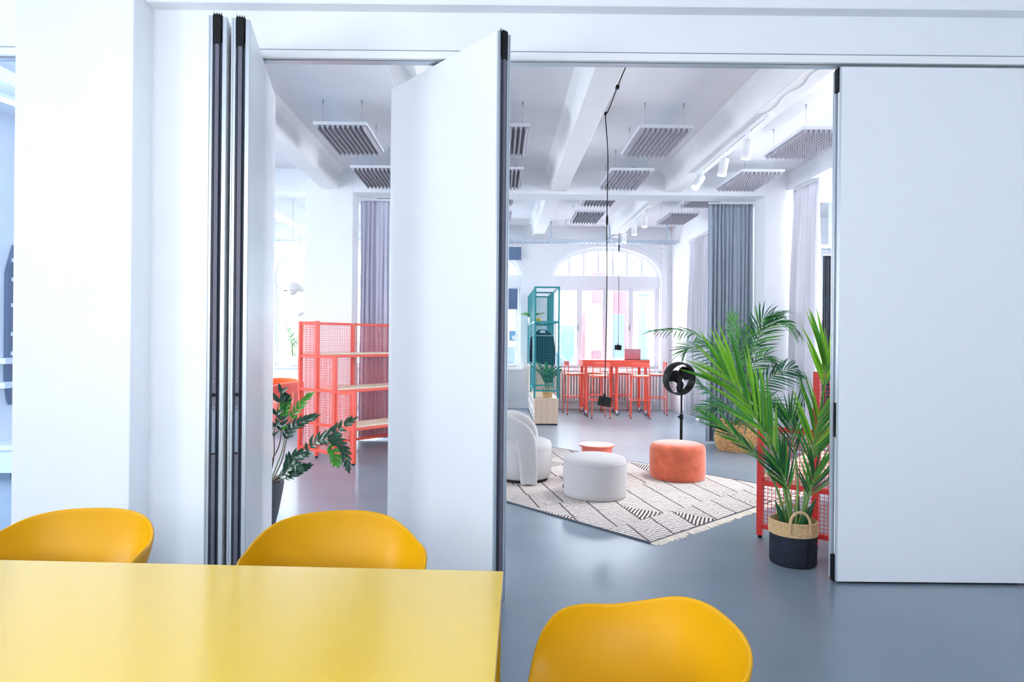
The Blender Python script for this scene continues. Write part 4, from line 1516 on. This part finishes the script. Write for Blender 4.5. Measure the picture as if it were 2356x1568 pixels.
tealmesh((-w2, ys[1], 1.32), (1, 0, 0), (0, 1, 0), 2 * w2, ys[2] - ys[1])
ha.location = (.78, 12.9, 1.784)

# ================================================================== PLANTS
def leaf_mesh(name, m, width, rows=7, fold=.25, droop=.12, shape=1.0):
    """unit leaf: runs along +y, length 1, upper side +z"""
    mb = MB()
    rs = []
    for i in range(rows + 1):
        q = i / rows
        w = width * (math.sin(math.pi * min(1, q ** shape * .93 + .05)) ** .9) * .5
        if i == rows:
            w = width * .01
        z = -droop * q * q
        rs.append([(-w, q, z + fold * w), (0, q, z), (w, q, z + fold * w)])
    mb.grid(rs)
    me = bpy.data.meshes.new(name)
    me.from_pydata(mb.v, [], mb.f)
    me.polygons.foreach_set('use_smooth', [True] * len(me.polygons))
    me.materials.append(MATS[m])
    return me
def orient(p, d, up, L, roll=0.0, wide=1.0):
    y = Vector(d).normalized()
    z = Vector(up) - y * Vector(up).dot(y)
    z = z.normalized() if z.length > 1e-4 else y.orthogonal().normalized()
    x = y.cross(z)
    M = Matrix(((x.x, y.x, z.x, p[0]), (x.y, y.y, z.y, p[1]), (x.z, y.z, z.z, p[2]), (0, 0, 0, 1)))
    return M @ Matrix.Rotation(roll, 4, 'Y') @ Matrix.Diagonal((L * wide, L, L, 1))
def frond(plant, origin, pts, leaves, n, start, lmax, spread, side_up, rnd, joined=False, thick=.006, stem='stem_green', lift=.15, taper=.55, wide=1.0, endleaf=True, room=False):
    """rachis through world points pts, leaflets on both sides; leaves: list of leaf meshes"""
    o = Vector(origin)
    path = smooth_path([Vector(p) - o for p in pts], 8)
    m = len(path)
    rs = [thick * (1 - .75 * i / (m - 1)) for i in range(m)]
    fo_ = MB().tube(path, rs, 6).build('frond', stem, plant, smooth=True)
    acc = {}
    def put(me, M):
        if joined:
            mb = acc.setdefault(me.name, (MB(), me))[0]
            off = len(mb.v)
            for v in me.vertices:
                w_ = M @ v.co
                if room:
                    # leaves bend where they meet the wall, the pier or the curtain
                    w_.x = min(w_.x, 3.95 - o.x)
                    w_.y = min(w_.y, (8.98 if w_.x + o.x > 3.0 else 9.36) - o.y)
                mb.v.append(tuple(w_))
            for p in me.polygons:
                mb.f.append(tuple(i + off for i in p.vertices))
        else:
            ob = bpy.data.objects.new('leaf', me)
            COL.objects.link(ob)
            ob.parent = fo_
            ob.matrix_local = M
    for k in range(n):
        q = start + (1 - start) * (k + .3) / n
        i = min(m - 2, int(q * (m - 1)))
        p = path[i].lerp(path[i + 1], q * (m - 1) - i)
        t = (path[i + 1] - path[i]).normalized()
        su = Vector(side_up)
        s = t.cross(su).normalized()
        u = s.cross(t).normalized()
        qq = (q - start) / (1 - start)
        L = lmax * (math.sin(math.pi * (.22 + .62 * qq)) ** .7) * rnd.uniform(.9, 1.08) * (1 - (taper if qq > .8 else 0) * (qq - .8) * 2)
        a = R(spread * (1 - .55 * qq) + rnd.uniform(-5, 5))
        for sg in (-1, 1):
            dirn = t * math.cos(a) + s * (sg * math.sin(a)) + u * (lift + rnd.uniform(-.08, .08))
            me = rnd.choice(leaves)
            put(me, orient(p, dirn, u + s * (-.35 * sg), L, rnd.uniform(-.3, .3), wide))
    if endleaf:
        put(leaves[0], orient(path[-1], path[-1] - path[-2], side_up, lmax * .7, 0, wide))
    for key, (mb, me) in acc.items():
        ob = mb.build('leaflets', me.materials[0].name, fo_, smooth=True, recalc=False, kind='stuff', angle=90)
    return fo_

PB = leaf_mesh('palm_blade_bright', 'leaf_bright', .085, fold=.5, droop=.03, shape=.8)
PG = leaf_mesh('palm_blade_green', 'leaf_green', .085, fold=.5, droop=.04, shape=.8)
PD = leaf_mesh('palm_blade_dark', 'leaf_dark', .085, fold=.5, droop=.06, shape=.8)
PDD = leaf_mesh('palm_blade_arching', 'leaf_dark', .075, fold=.4, droop=.30, shape=.8)
PLB = leaf_mesh('palm_blade_blue', 'leaf_blue', .07, fold=.4, droop=.35, shape=.8)
PGD = leaf_mesh('palm_blade_green_arching', 'leaf_green', .07, fold=.4, droop=.28, shape=.8)

# ---- near palm in the charcoal basket
bc = px(1824, 1290, 4.36)
bc = Vector((bc.x, bc.y, 0))
bk = thing('plant_basket', 'charcoal felt basket with jute rim and handles holding the near palm', 'basket', bc)
rb = .147
MB().lathe([(rb * .96, 0), (rb, .012), (rb * 1.0, .20), (rb * .99, .205)], 40, cap1=False).build('felt_body', 'felt_charcoal', bk, smooth=True, angle=70)
for k in range(7):
    z = .205 + k * .0125
    MB().ring((0, 0, z), (0, 0, 1), rb * (1.0 + .006 * math.sin(k)), .0078, 48, 8).build('jute_coil', 'jute', bk, smooth=True)
MB().lathe([(rb * .93, .02), (rb * .93, .29)], 40, cap0=False, cap1=False).build('lining', 'jute', bk, smooth=True)
for ang in (R(-98), R(82)):
    c = Vector((rb * math.cos(ang), rb * math.sin(ang), .285))
    sdir = Vector((-math.sin(ang), math.cos(ang), 0))
    pts = [c + sdir * (.062 * math.cos(math.pi * k / 14)) + Vector((0, 0, .085 * math.sin(math.pi * k / 14))) for k in range(15)]
    MB().tube([pts[0] - Vector((0, 0, .06))] + pts + [pts[-1] - Vector((0, 0, .06))], .0095, 8).build('handle', 'jute', bk, smooth=True)
MB().box(.03, .034, -rb - .002, -rb + .01, .0, .2).build('side_seam', 'rubber_black', bk)
soil = MB().lathe([(rb * .92, .22), (rb * .6, .235), (.003, .24)], 32, cap0=True).build('soil', 'soil', bk, smooth=True)
palm = thing('potted_palm', 'bright green young palm with long blades in the charcoal basket', 'palm', (bc.x, bc.y, .235))
O = palm.location.copy()
rnd = random.Random(21)
def near_frond(pix, leaves, n, start, lmax, spread, up=(-.15, -1, .15), lift=.0, thick=.010, wide=1.0):
    pts = [Vector((bc.x + (pix[0][0] - 1824) * .0022, bc.y + rnd.uniform(-.03, .03), .235))] + [px(*p) for p in pix[1:]]
    return frond(palm, O, pts, leaves, n, start, lmax, spread, up, rnd, thick=thick, lift=lift, wide=wide)
near_frond([(1815, 1195), (1793, 1080, 4.33), (1752, 985, 4.28), (1712, 915, 4.22), (1672, 868, 4.15)], [PB, PB, PG], 13, .46, .52, 30, up=(.3, -1, .3), wide=.62)
near_frond([(1812, 1195), (1775, 1095, 4.25), (1705, 1015, 4.15), (1640, 968, 4.08)], [PG, PD, PG], 12, .46, .24, 20, up=(.3, -1, .5), lift=-.05, wide=.75)
near_frond([(1818, 1195), (1803, 1100, 4.40), (1772, 1010, 4.40), (1748, 945, 4.38)], [PG, PB, PG], 12, .50, .42, 22, up=(.2, -1, .2), wide=.65)
near_frond([(1850, 1195), (1866, 1085, 4.42), (1884, 965, 4.42), (1898, 870, 4.40), (1903, 835, 4.38)], [PB, PB, PG], 9, .68, .46, 30, up=(.1, -1, .2), wide=.78)
near_frond([(1845, 1195), (1856, 1100, 4.36), (1872, 1020, 4.33), (1884, 955, 4.30)], [PG, PB, PG], 11, .46, .42, 36, up=(.1, -1, .2), wide=.68)
near_frond([(1822, 1195), (1818, 1145, 4.28), (1803, 1098, 4.24), (1795, 1075, 4.22)], [PD, PG], 10, .42, .30, 30, up=(.1, -1, .1), wide=.72)
near_frond([(1842, 1195), (1858, 1150, 4.30), (1870, 1112, 4.26), (1876, 1085, 4.24)], [PD, PG], 10, .38, .27, 34, up=(.0, -1, .1), wide=.75)
near_frond([(1830, 1195), (1835, 1100, 4.46), (1822, 1000, 4.50), (1815, 960, 4.5)], [PD, PD, PG], 10, .48, .26, 30, up=(.0, -1, .1), wide=.7)
# old leaf bases at the foot
for k, (x, y, dd) in enumerate(((1783, 1150, 4.3), (1878, 1145, 4.3), (1838, 1140, 4.45), (1808, 1150, 4.42), (1862, 1165, 4.25))):
    tip = px(x, y, dd) - O
    b0 = Vector((tip.x * .45, tip.y * .45, -.02))
    MB().tube([b0, b0.lerp(tip, .5) + Vector((-.0, 0, .02)), tip], [.02, .018, .002], 8).build('leaf_base', 'leaf_dark', palm, smooth=True)

# ---- large palm in the wicker basket
wc = px(1692, 1030, 8.85)
wc = Vector((wc.x, 8.85, 0))
wb_ = thing('wicker_basket', 'round woven wicker basket holding the large palm', 'basket', wc)
def bulge(z):
    q = z / .36
    return .185 + .075 * math.sin(math.pi * min(1, q * .86 + .10))
row_n = 15
for k in range(row_n):
    z = .012 + k * .36 / row_n
    rr0 = bulge(z)
    pts = []
    n = 96
    for i in range(n + 1):
        a = 2 * math.pi * i / n
        wv = .006 * math.sin(24 * a + (math.pi if k % 2 else 0))
        pts.append(((rr0 + wv) * math.cos(a), (rr0 + wv) * math.sin(a), z))
    MB().tube(pts, .013, 6, cap=False).build('woven_row', 'wicker', wb_, smooth=True)
MB().lathe([(.17, .004), (.17, .01)], 32).build('basket_base', 'wicker', wb_)
MB().lathe([(bulge(.01) - .02, .02), (bulge(.15) - .02, .15), (bulge(.35) - .02, .35)], 32, cap0=False, cap1=False).build('lining', 'wicker', wb_, smooth=True)
MB().lathe([(bulge(.30) - .025, .30), (.003, .31)], 32).build('soil', 'soil', wb_)
for ang in (R(5), R(185)):
    c = Vector((bulge(.36) * math.cos(ang), bulge(.36) * math.sin(ang), .355))
    sdir = Vector((-math.sin(ang), math.cos(ang), 0))
    MB().tube([c + sdir * (.06 * math.cos(math.pi * k / 10)) + Vector((0, 0, .07 * math.sin(math.pi * k / 10))) for k in range(11)], .011, 8).build('handle', 'wicker', wb_, smooth=True)
bp_ = thing('potted_palm', 'large dark arching palm in the wicker basket by the grey curtain', 'palm', (wc.x, wc.y, .31))
O2 = bp_.location.copy()
rnd = random.Random(33)
def far_frond(pix, leaves, n=22, start=.38, lmax=.34, spread=62, up=(0, -.5, 1), lift=.05, thick=.009):
    pts = [Vector((wc.x + rnd.uniform(-.05, .05), wc.y + rnd.uniform(-.05, .05), .31))] + [px(*p) for p in pix]
    frond(bp_, O2, pts, leaves, n, start, lmax * 1.15, spread, up, rnd, joined=True, thick=thick, lift=lift, wide=.98, room=True)
DL = [PDD, PLB, PGD]
far_frond([(1690, 900, 8.75), (1655, 815, 8.65), (1590, 765, 8.5), (1505, 762, 8.3)], DL, 24, .42, .24)
far_frond([(1700, 880, 8.8), (1690, 790, 8.75), (1685, 730, 8.7)], [PGD, PG], 18, .40, .22, 40, up=(0, -1, .2))
far_frond([(1710, 900, 8.8), (1735, 800, 8.7), (1780, 740, 8.6), (1838, 765, 8.5)], [PGD, PDD, PGD], 24, .40, .30, 58)
far_frond([(1715, 890, 8.8), (1735, 790, 8.75), (1755, 735, 8.7), (1790, 722, 8.6)], DL, 22, .42, .28, 55)
far_frond([(1690, 920, 8.8), (1650, 850, 8.75), (1600, 800, 8.7), (1570, 810, 8.7)], DL, 20, .40, .26)
far_frond([(1720, 930, 8.7), (1770, 870, 8.6), (1830, 850, 8.5), (1868, 920, 8.4)], [PLB, PDD], 24, .36, .34, 60)
far_frond([(1690, 945, 8.7), (1665, 925, 8.55), (1630, 900, 8.45), (1610, 880, 8.4)], [PLB, PDD], 18, .35, .26, 50)
far_frond([(1680, 950, 8.6), (1650, 935, 8.5), (1620, 940, 8.4)], DL, 16, .35, .24, 45)
far_frond([(1700, 945, 8.6), (1705, 915, 8.5), (1712, 925, 8.35), (1715, 965, 8.3)], [PLB, PLB, PDD], 16, .35, .28, 55)
far_frond([(1725, 950, 8.7), (1765, 925, 8.6), (1800, 945, 8.5)], DL, 16, .35, .28, 50)
far_frond([(1705, 900, 8.82), (1700, 830, 8.76), (1720, 770, 8.72)], DL, 20, .38, .26, 58)
far_frond([(1695, 900, 8.85), (1672, 840, 8.85), (1640, 800, 8.85), (1615, 790, 8.85)], DL, 20, .38, .22, 60)
far_frond([(1712, 900, 8.85), (1728, 850, 8.85), (1760, 820, 8.8), (1790, 850, 8.75)], DL, 18, .38, .26, 60)

# ---- glossy plant in the tall grey planter, behind the stacked panels
ZL = leaf_mesh('zz_leaf', 'leaf_zz', .42, 6, .35, .10, .75)
ZN = leaf_mesh('zz_leaf_new', 'leaf_zz_new', .42, 6, .35, .10, .75)
pc_ = Vector((-1.80, 4.98, 0))
pt = thing('tall_planter', 'dark grey tapered planter behind the stacked panels', 'planter', pc_)
MB().lathe([(.10, 0), (.105, .01), (.135, .14), (.165, .30), (.172, .355), (.17, .365), (.16, .365), (.155, .34)], 40, cap1=False).build('shell', 'planter_grey', pt, smooth=True)
MB().lathe([(.157, .335), (.003, .34)], 32).build('soil', 'soil', pt)
zz = thing('potted_zamia', 'glossy dark green plant with arching leaf stems in the tall grey planter', 'plant', (pc_.x, pc_.y, .34))
O3 = zz.location.copy()
rnd = random.Random(5)
def zz_stem(pix, leaves, n, start=.3, lmax=.085, spread=48, stem='stem_brown', wide=.9, root=True, up=(0, -.8, .5), thick=.006):
    pts = ([Vector((pc_.x + rnd.uniform(-.05, .08), pc_.y + rnd.uniform(-.06, .04), .34))] if root else []) + [px(*p) for p in pix]
    frond(zz, O3, pts, leaves, n, start, lmax, spread, up, rnd, thick=thick, stem=stem, lift=.18, wide=wide, taper=.2)
D3 = 4.95
zz_stem([(655, 1090, D3), (693, 1050, D3), (729, 1016, 4.9), (765, 1011, 4.88), (790, 1033, 4.86), (800, 1072, 4.85)], [ZL], 14, .38)
zz_stem([(660, 1080, D3), (700, 1028, D3), (756, 1002, 4.92), (809, 968, 4.9)], [ZL], 8, .55, .09, 55)
zz_stem([(648, 1060, 5.0), (668, 990, 5.0), (722, 960, 4.98)], [ZL], 9, .55, .085)
zz_stem([(648, 1040, 5.02), (660, 985, 5.02), (683, 944, 5.02), (712, 912, 5.0)], [ZN], 6, .62, .08, 40, 'stem_green')
zz_stem([(655, 1100, 4.88), (680, 1086, 4.86), (707, 1074, 4.85)], [ZL], 9, .35, .08, 45)
zz_stem([(640, 1030, 5.0), (650, 960, 5.0), (662, 922, 5.0)], [ZL, ZN], 9, .5, .085, 50)
zz_stem([(741, 1019, 4.9), (765, 1033, 4.89), (775, 1062, 4.88)], [ZN], 4, .3, .075, 60, root=False, wide=1.2, thick=.004)
zz_stem([(650, 1090, 4.9), (672, 1055, 4.86), (700, 1046, 4.84)], [ZL], 9, .4, .085, 48)
zz_stem([(630, 1050, 5.0), (632, 980, 5.0), (648, 900, 5.0), (655, 935, 5.0)], [ZL], 8, .4, .085, 48)
zz_stem([(646, 1095, 4.9), (668, 1070, 4.85), (690, 1078, 4.8)], [ZL], 8, .3, .08, 48)

# ---- plants of the street room (leaves too small to pick apart)
def small_zz(label, name, loc, h, spread_, n, seed, leaves, potf, L=.08):
    rnd_ = random.Random(seed)
    t = thing(name, label, 'plant', loc)
    oo = Vector(loc)
    for k in range(n):
        a = 2 * math.pi * k / n + rnd_.uniform(-.3, .3)
        e = spread_ * rnd_.uniform(.5, 1.1)
        hh = h * rnd_.uniform(.7, 1.1)
        pts = [oo + Vector((.03 * math.cos(a), .03 * math.sin(a), 0)), oo + Vector((e * .35 * math.cos(a), e * .35 * math.sin(a), hh * .6)), oo + Vector((e * math.cos(a), e * math.sin(a), hh))]
        frond(t, oo, pts, leaves, 9, .25, L, 48, (0, -.3, 1), rnd_, joined=True, thick=.006, lift=.2, wide=.9, taper=.2)
    return t
wp = thing('small_wicker_pot', 'small straw basket pot on the plywood bench', 'pot', (.89, 11.52, .46), 0)
for k in range(9):
    MB().ring((0, 0, .012 + k * .018), (0, 0, 1), .075 + .0018 * k, .0105, 32, 6).build('woven_row', 'jute' if k % 3 else 'wicker', wp, smooth=True)
MB().lathe([(.07, .0), (.08, .15)], 24).build('soil', 'soil', wp)
small_zz('glossy green plant in the straw basket on the plywood bench', 'potted_zamia', (.89, 11.52, .61), .42, .30, 15, 9, [ZL, ZN, ZL], None, .085)
hp = MB().lathe([(.06, 0), (.085, .02), (.09, .13), (.08, .13)], 28, cap1=False).build('plant_pot', 'white_plastic', smooth=True)
hp.location = (.70, 13.25, 1.79)
tag(hp, 'small white pot on the mesh shelf of the teal frame', 'pot')
MB().lathe([(.08, .11), (.003, .115)], 20).build('soil', 'soil', hp)
small_zz('pale green trailing plant in the white pot inside the teal frame', 'trailing_plant', (.70, 13.25, 1.905), .10, .24, 10, 14, [ZN], None, .06)
wpl = MB().lathe([(.09, 0), (.13, .02), (.14, .22), (.13, .22)], 28, cap1=False).build('plant_pot', 'white_plastic', smooth=True)
wpl.location = (-4.35, 13.92, .86)
tag(wpl, 'white flower pot on the sill of the window behind the pendant lamps', 'pot')
MB().lathe([(.13, .2), (.003, .2)], 20).build('soil', 'soil', wpl)
small_zz('feathery green plant standing on the sill behind the pendant lamps', 'window_plant', (-4.35, 13.92, 1.06), .80, .30, 12, 3, [PGD, PDD], None, .16)

# ================================================================== CORAL TUB CHAIRS, PENDANTS (through the opening beside the pillar)
def tub_chair(label, loc, rz, m, name='tub_chair'):
    t = thing(name, label, 'armchair', loc, rz, 'tub chairs in the street room')
    rows = []
    for k in range(31):
        a = R(-120 + 240 * k / 30) - R(90)
        hgt = .74 - .10 * (abs(k - 15) / 15) ** 2
        c, s = math.cos(a), math.sin(a)
        rows.append([(.30 * c, .30 * s, .12), (.36 * c, .36 * s, .4), (.38 * c, .38 * s, hgt - .02), (.36 * c, .36 * s, hgt), (.33 * c, .33 * s, hgt - .01), (.31 * c, .31 * s, .4), (.27 * c, .27 * s, .12), (.30 * c, .30 * s, .12)])
    sh = MB().grid(rows)
    nn = len(rows[0])
    sh.f.append(tuple(range(nn - 1)))
    sh.f.append(tuple((len(rows) - 1) * nn + i for i in range(nn - 2, -1, -1)))
    sh.build('back_shell', m, t, smooth=True, angle=50)
    MB().lathe([(.29, .12), (.30, .14), (.30, .40), (.29, .44), (.2, .46), (.003, .46)], 40).build('seat_cushion', m, t, smooth=True, angle=60)
    for k in range(4):
        a = R(45 + 90 * k)
        MB().cyl((.24 * math.cos(a), .24 * math.sin(a), 0), (.22 * math.cos(a), .22 * math.sin(a), .125), .013, 10).build('leg', 'black_metal', t)
    return t
cl = px(655, 985, 10.3)
tub_chair('coral tub armchair half hidden behind the glossy plant', (cl.x, 10.45, 0), R(150), 'coral_fabric')
cl = px(633, 960, 11.3)
tub_chair('orange tub armchair behind the coral one', (cl.x, 11.4, 0), R(190), 'orange_fabric')

def pendant(label, c, dia, ceil):
    t = thing('pendant_lamp', label, 'pendant lamp', c, 0, 'dome pendant lamps')
    r = dia / 2
    pr = [(r * math.sin(R(a)), r * .82 * math.cos(R(a))) for a in (2, 15, 30, 45, 60, 72, 82, 90)]
    o = MB().lathe(pr, 40, cap0=True, cap1=False).build('dome_shade', 'lamp_white', t, smooth=True, angle=80)
    o.modifiers.new('thick', 'SOLIDIFY').thickness = .004
    r2 = r * .45
    pr = [(r2, .05 * r), (r2 * .97, -.05 * r), (r2 * .8, -.22 * r), (r2 * .5, -.34 * r), (.003, -.40 * r)]
    MB().lathe(pr, 32, cap0=True).build('lower_bowl', 'lamp_white', t, smooth=True, angle=80)
    MB().cyl((0, 0, 0), (0, 0, r * .8), .012, 10).build('lamp_holder', 'lamp_white', t)
    MB().cyl((0, 0, r * .8), (0, 0, ceil - c[2]), .0025, 6).build('cord', 'aluminium_grey', t)
    MB().lathe([(.06, ceil - c[2] - .03), (.06, ceil - c[2])], 24).build('ceiling_rose', 'lamp_white', t, smooth=True)
pendant('large white dome pendant lamp in front of the window beside the pillar', px(673, 669, 11.0), .37, C2)
pendant('smaller white dome pendant lamp hanging lower beside the pillar', px(689, 723, 12.6), .23, C2)

# ================================================================== CABLE TRAY
ty0, ty1, tz0 = 13.36, 13.56, 3.47
tray = thing('cable_tray', 'perforated metal cable tray across the street room ceiling', 'cable tray', (0, 0, 0))
for y in (ty0, ty1):
    s = MB()
    s.box(-7.3, 3.68, y - .002, y + .002, tz0, tz0 + .022)
    s.box(-7.3, 3.68, y - .002, y + .002, tz0 + .042, tz0 + .062)
    x = -7.3
    while x < 3.66:
        s.box(x, x + .05, y - .002, y + .002, tz0 + .022, tz0 + .042)
        x += .09
    s.build('tray_side', 'galvanised', tray, recalc=False)
rg = MB()
x = -7.3
while x < 3.66:
    rg.box(x, x + .05, ty0, ty1, tz0, tz0 + .003)
    x += .09
rg.box(-7.3, 3.68, ty0 + .08, ty0 + .12, tz0, tz0 + .003)
rg.build('tray_floor', 'galvanised', tray, recalc=False)
for hx_ in (-6.5, -4.6, -2.8, -.9, 1.075, 2.27, 3.45):
    h = MB()
    h.box(hx_ - .02, hx_ + .02, ty0 - .01, ty0 + .02, tz0 - .0, C2)
    h.box(hx_ - .02, hx_ + .02, ty0, ty1, tz0 - .02, tz0)
    h.build('hanger', 'galvanised', tray)
sc_ = thing('ceiling_camera', 'small white camera under the cable tray beside the arch', 'camera', (3.39, 13.42, tz0 - .02))
MB().cyl((0, 0, 0), (0, 0, -.06), .03, 16).build('mount', 'white_plastic', sc_, smooth=True)
MB().cyl((0, .02, -.10), (-.03, -.08, -.14), .032, 16).build('housing', 'white_plastic', sc_, smooth=True)
MB().cyl((0, 0, -.05), (0, 0, -.1), .012, 10).build('joint', 'white_plastic', sc_)
wr = MB().tube(smooth_path([(2.20, 13.4, tz0 + .07), (2.36, 13.2, 3.62), (2.40, 13.0, 3.66)], 6), .004, 6)
wr.tube(smooth_path([(2.40, 13.02, 3.61), (2.55, 13.2, 3.57), (2.63, 13.4, tz0 + .06)], 6), .004, 6)
o = wr.build('loose_cable', 'seal_dark')
tag(o, 'thin loose cables looping from the cable tray to the hanging cord', 'cable')

# blinds on the window behind the moving panel
bl = thing('roller_blind', 'navy roller blind over the top of the arch beside the moving panel', 'blind', (-.67, 0, 0), 0, 'navy roller blinds')
MB().box(-1.15, 1.155, 13.93, 13.936, 3.165, 3.47).build('blind_fabric', 'blind_navy', bl)
MB().cyl((-1.16, 13.935, 3.47), (1.16, 13.935, 3.47), .025, 12).build('roller', 'white_plastic', bl, smooth=True)
bl = thing('roller_blind', 'short navy blind in the casement beside the moving panel', 'blind', (-.67, 0, 0), 0, 'navy roller blinds')
MB().box(.70, 1.09, 14.09, 14.096, 2.12, 2.585).build('blind_fabric', 'blind_navy', bl)
MB().cyl((.70, 14.085, 2.58), (1.09, 14.085, 2.58), .014, 12).build('roller', 'white_plastic', bl, smooth=True)
stk = px(1183, 772, 14.15)
sk = thing('window_sticker', 'pale blue square sticker with white blob on the casement glass', 'sticker', (stk.x, 14.152, stk.z))
MB().box(-.11, .11, -.001, .001, -.11, .11).build('square', 'sticker_blue', sk)
MB().prism([(-.04, -.08), (.02, -.085), (.05, -.05), (.045, 0), (.0, .015), (-.045, -.01), (-.055, -.045)], -.003, -.0015).build('blob', 'white_plastic', sk)

# ================================================================== THINGS SEEN THROUGH THE GAP BESIDE THE RIGHT PANEL
wbd = thing('whiteboard', 'white board on the studio wall behind the near palm', 'whiteboard', (6.35, 12.59, 0))
MB().box(-.55, .75, -.02, 0, 1.9, 3.05).build('board', 'whiteboard', wbd, bevel=.004)
MB().box(-.57, .77, -.012, 0, 1.88, 3.07).build('board_frame', 'aluminium', wbd)
MB().box(-.57, .77, -.07, -.02, 1.86, 1.885).build('pen_tray', 'aluminium', wbd)
dk = thing('studio_cabinet', 'dark cabinet in the studio behind the near palm', 'cabinet', (5.95, 11.6, 0))
MB().box(-.6, .8, -.25, .25, .05, 1.85).build('body', 'cabinet_dark', dk, bevel=.005)
for k in range(2):
    dd_ = MB().box(-.59 + k * .7, .09 + k * .7, -.272, -.252, .08, 1.82).build('door', 'cabinet_dark', dk, bevel=.003)
    MB().box(-.02 + k * .1, 0 + k * .1, -.29, -.272, .9, 1.05).build('handle', 'steel', dd_)
MB().box(-.55, .75, -.23, .23, 0, .05).build('plinth', 'rubber_black', dk)
bc_ = curtain('black curtain strip in the studio beside the white curtain', (5.55, 11.15), (5.68, 11.15), .02, 2.95, .02, 4, 'cabinet_dark', seed=4)
tr2 = thing('cable_tray', 'short cable tray in the studio behind the white curtain', 'cable tray', (0, 0, 0))
MB().box(4.6, 6.9, 10.6, 10.604, 3.0, 3.06).build('tray_side', 'galvanised', tr2)
MB().box(4.6, 6.9, 10.8, 10.804, 3.0, 3.06).build('tray_side', 'galvanised', tr2)
s = MB()
for k in range(24):
    s.box(4.62 + k * .095, 4.66 + k * .095, 10.604, 10.8, 3.0, 3.004)
s.build('tray_floor', 'galvanised', tr2)
MB().box(5.38, 5.42, 10.6, 10.64, 3.06, 3.9).build('hanger', 'galvanised', tr2)

# ================================================================== THINGS SEEN PAST THE PILLAR AT THE LEFT EDGE
bd_ = thing('wall_board', 'long dark board with tapered ends and white squares behind the pillar', 'board', (0, 0, 0))
bt, bb = px(20, 562, 6.95), px(20, 930, 6.95)
zc0, zc1 = bb.z, bt.z
Xb = -5.19
ya, yb = 6.86, 7.02
MB().prism([(ya, zc0 + .25), (ya + .03, zc0 + .1), (ya + .06, zc0), (yb - .03, zc0), (yb, zc0 + .12), (yb, zc1 - .16), (yb - .03, zc1), (yb - .06, zc1), (ya, zc1 - .3)], Xb, Xb + .03, 'X').build('board_body', 'board_navy', bd_, bevel=.004)
for f in (.32, .44, .62, .78, .90):
    z = zc0 + (zc1 - zc0) * f
    MB().box(Xb + .03, Xb + .034, ya + .05, ya + .085, z - .02, z + .02).build('white_square', 'white_plastic', bd_)
rl = thing('wall_rail', 'white shelf rails on the wall below the dark board', 'shelf', (0, 0, 0))
for yp in (828, 882):
    p = px(14, yp, 7.0)
    MB().box(-5.2, -5.06, 6.70, 8.6, p.z - .03, p.z + .03).build('shelf_board', 'lacquer_white', rl, bevel=.004)
for yy in (6.9, 8.3):
    p = px(14, 882, 7.0)
    MB().box(-5.2, -5.18, yy, yy + .03, p.z - .03, p.z + .35).build('bracket', 'lacquer_white', rl)
p = px(14, 1010, 7.0)
lw = thing('low_bench', 'low white wall bench seen past the pillar', 'bench', (-5.19, 7.6, 0))
MB().box(0, .30, -1.0, 1.0, p.z - .05, p.z).build('bench_top', 'lacquer_white', lw, bevel=.004)
MB().box(0, .26, -.96, .96, .06, p.z - .05).build('bench_front', 'plaster', lw)
MB().box(0, .22, -.94, .94, 0, .06).build('plinth', 'aluminium_grey', lw)
tl = thing('tube_lamp', 'glowing white tube lamp on the ceiling seen past the pillar', 'ceiling lamp', (-4.55, 5.4, 3.62))
MB().tube([(-.3, -.5, 0), (.1, .9, 0)], .025, 12).build('tube', 'tube_light', tl, smooth=True)
MB().tube([(-.3, -.5, .03), (.1, .9, .03)], .03, 8).build('housing', 'lacquer_white', tl)
for f in (.15, .85):
    MB().cyl((-.3 + .4 * f, -.5 + 1.4 * f, .04), (-.3 + .4 * f, -.5 + 1.4 * f, C1 - 3.621), .003, 6).build('wire', 'steel', tl)
# glass of the bay beside the pillar
gl = MB().box(-4.5, -2.81, 4.02, 4.03, 0.02, 3.16).build('window_20', 'partition_glass')
gl['kind'] = 'structure'
gl['label'] = 'clear glass of the bay beside the pillar'
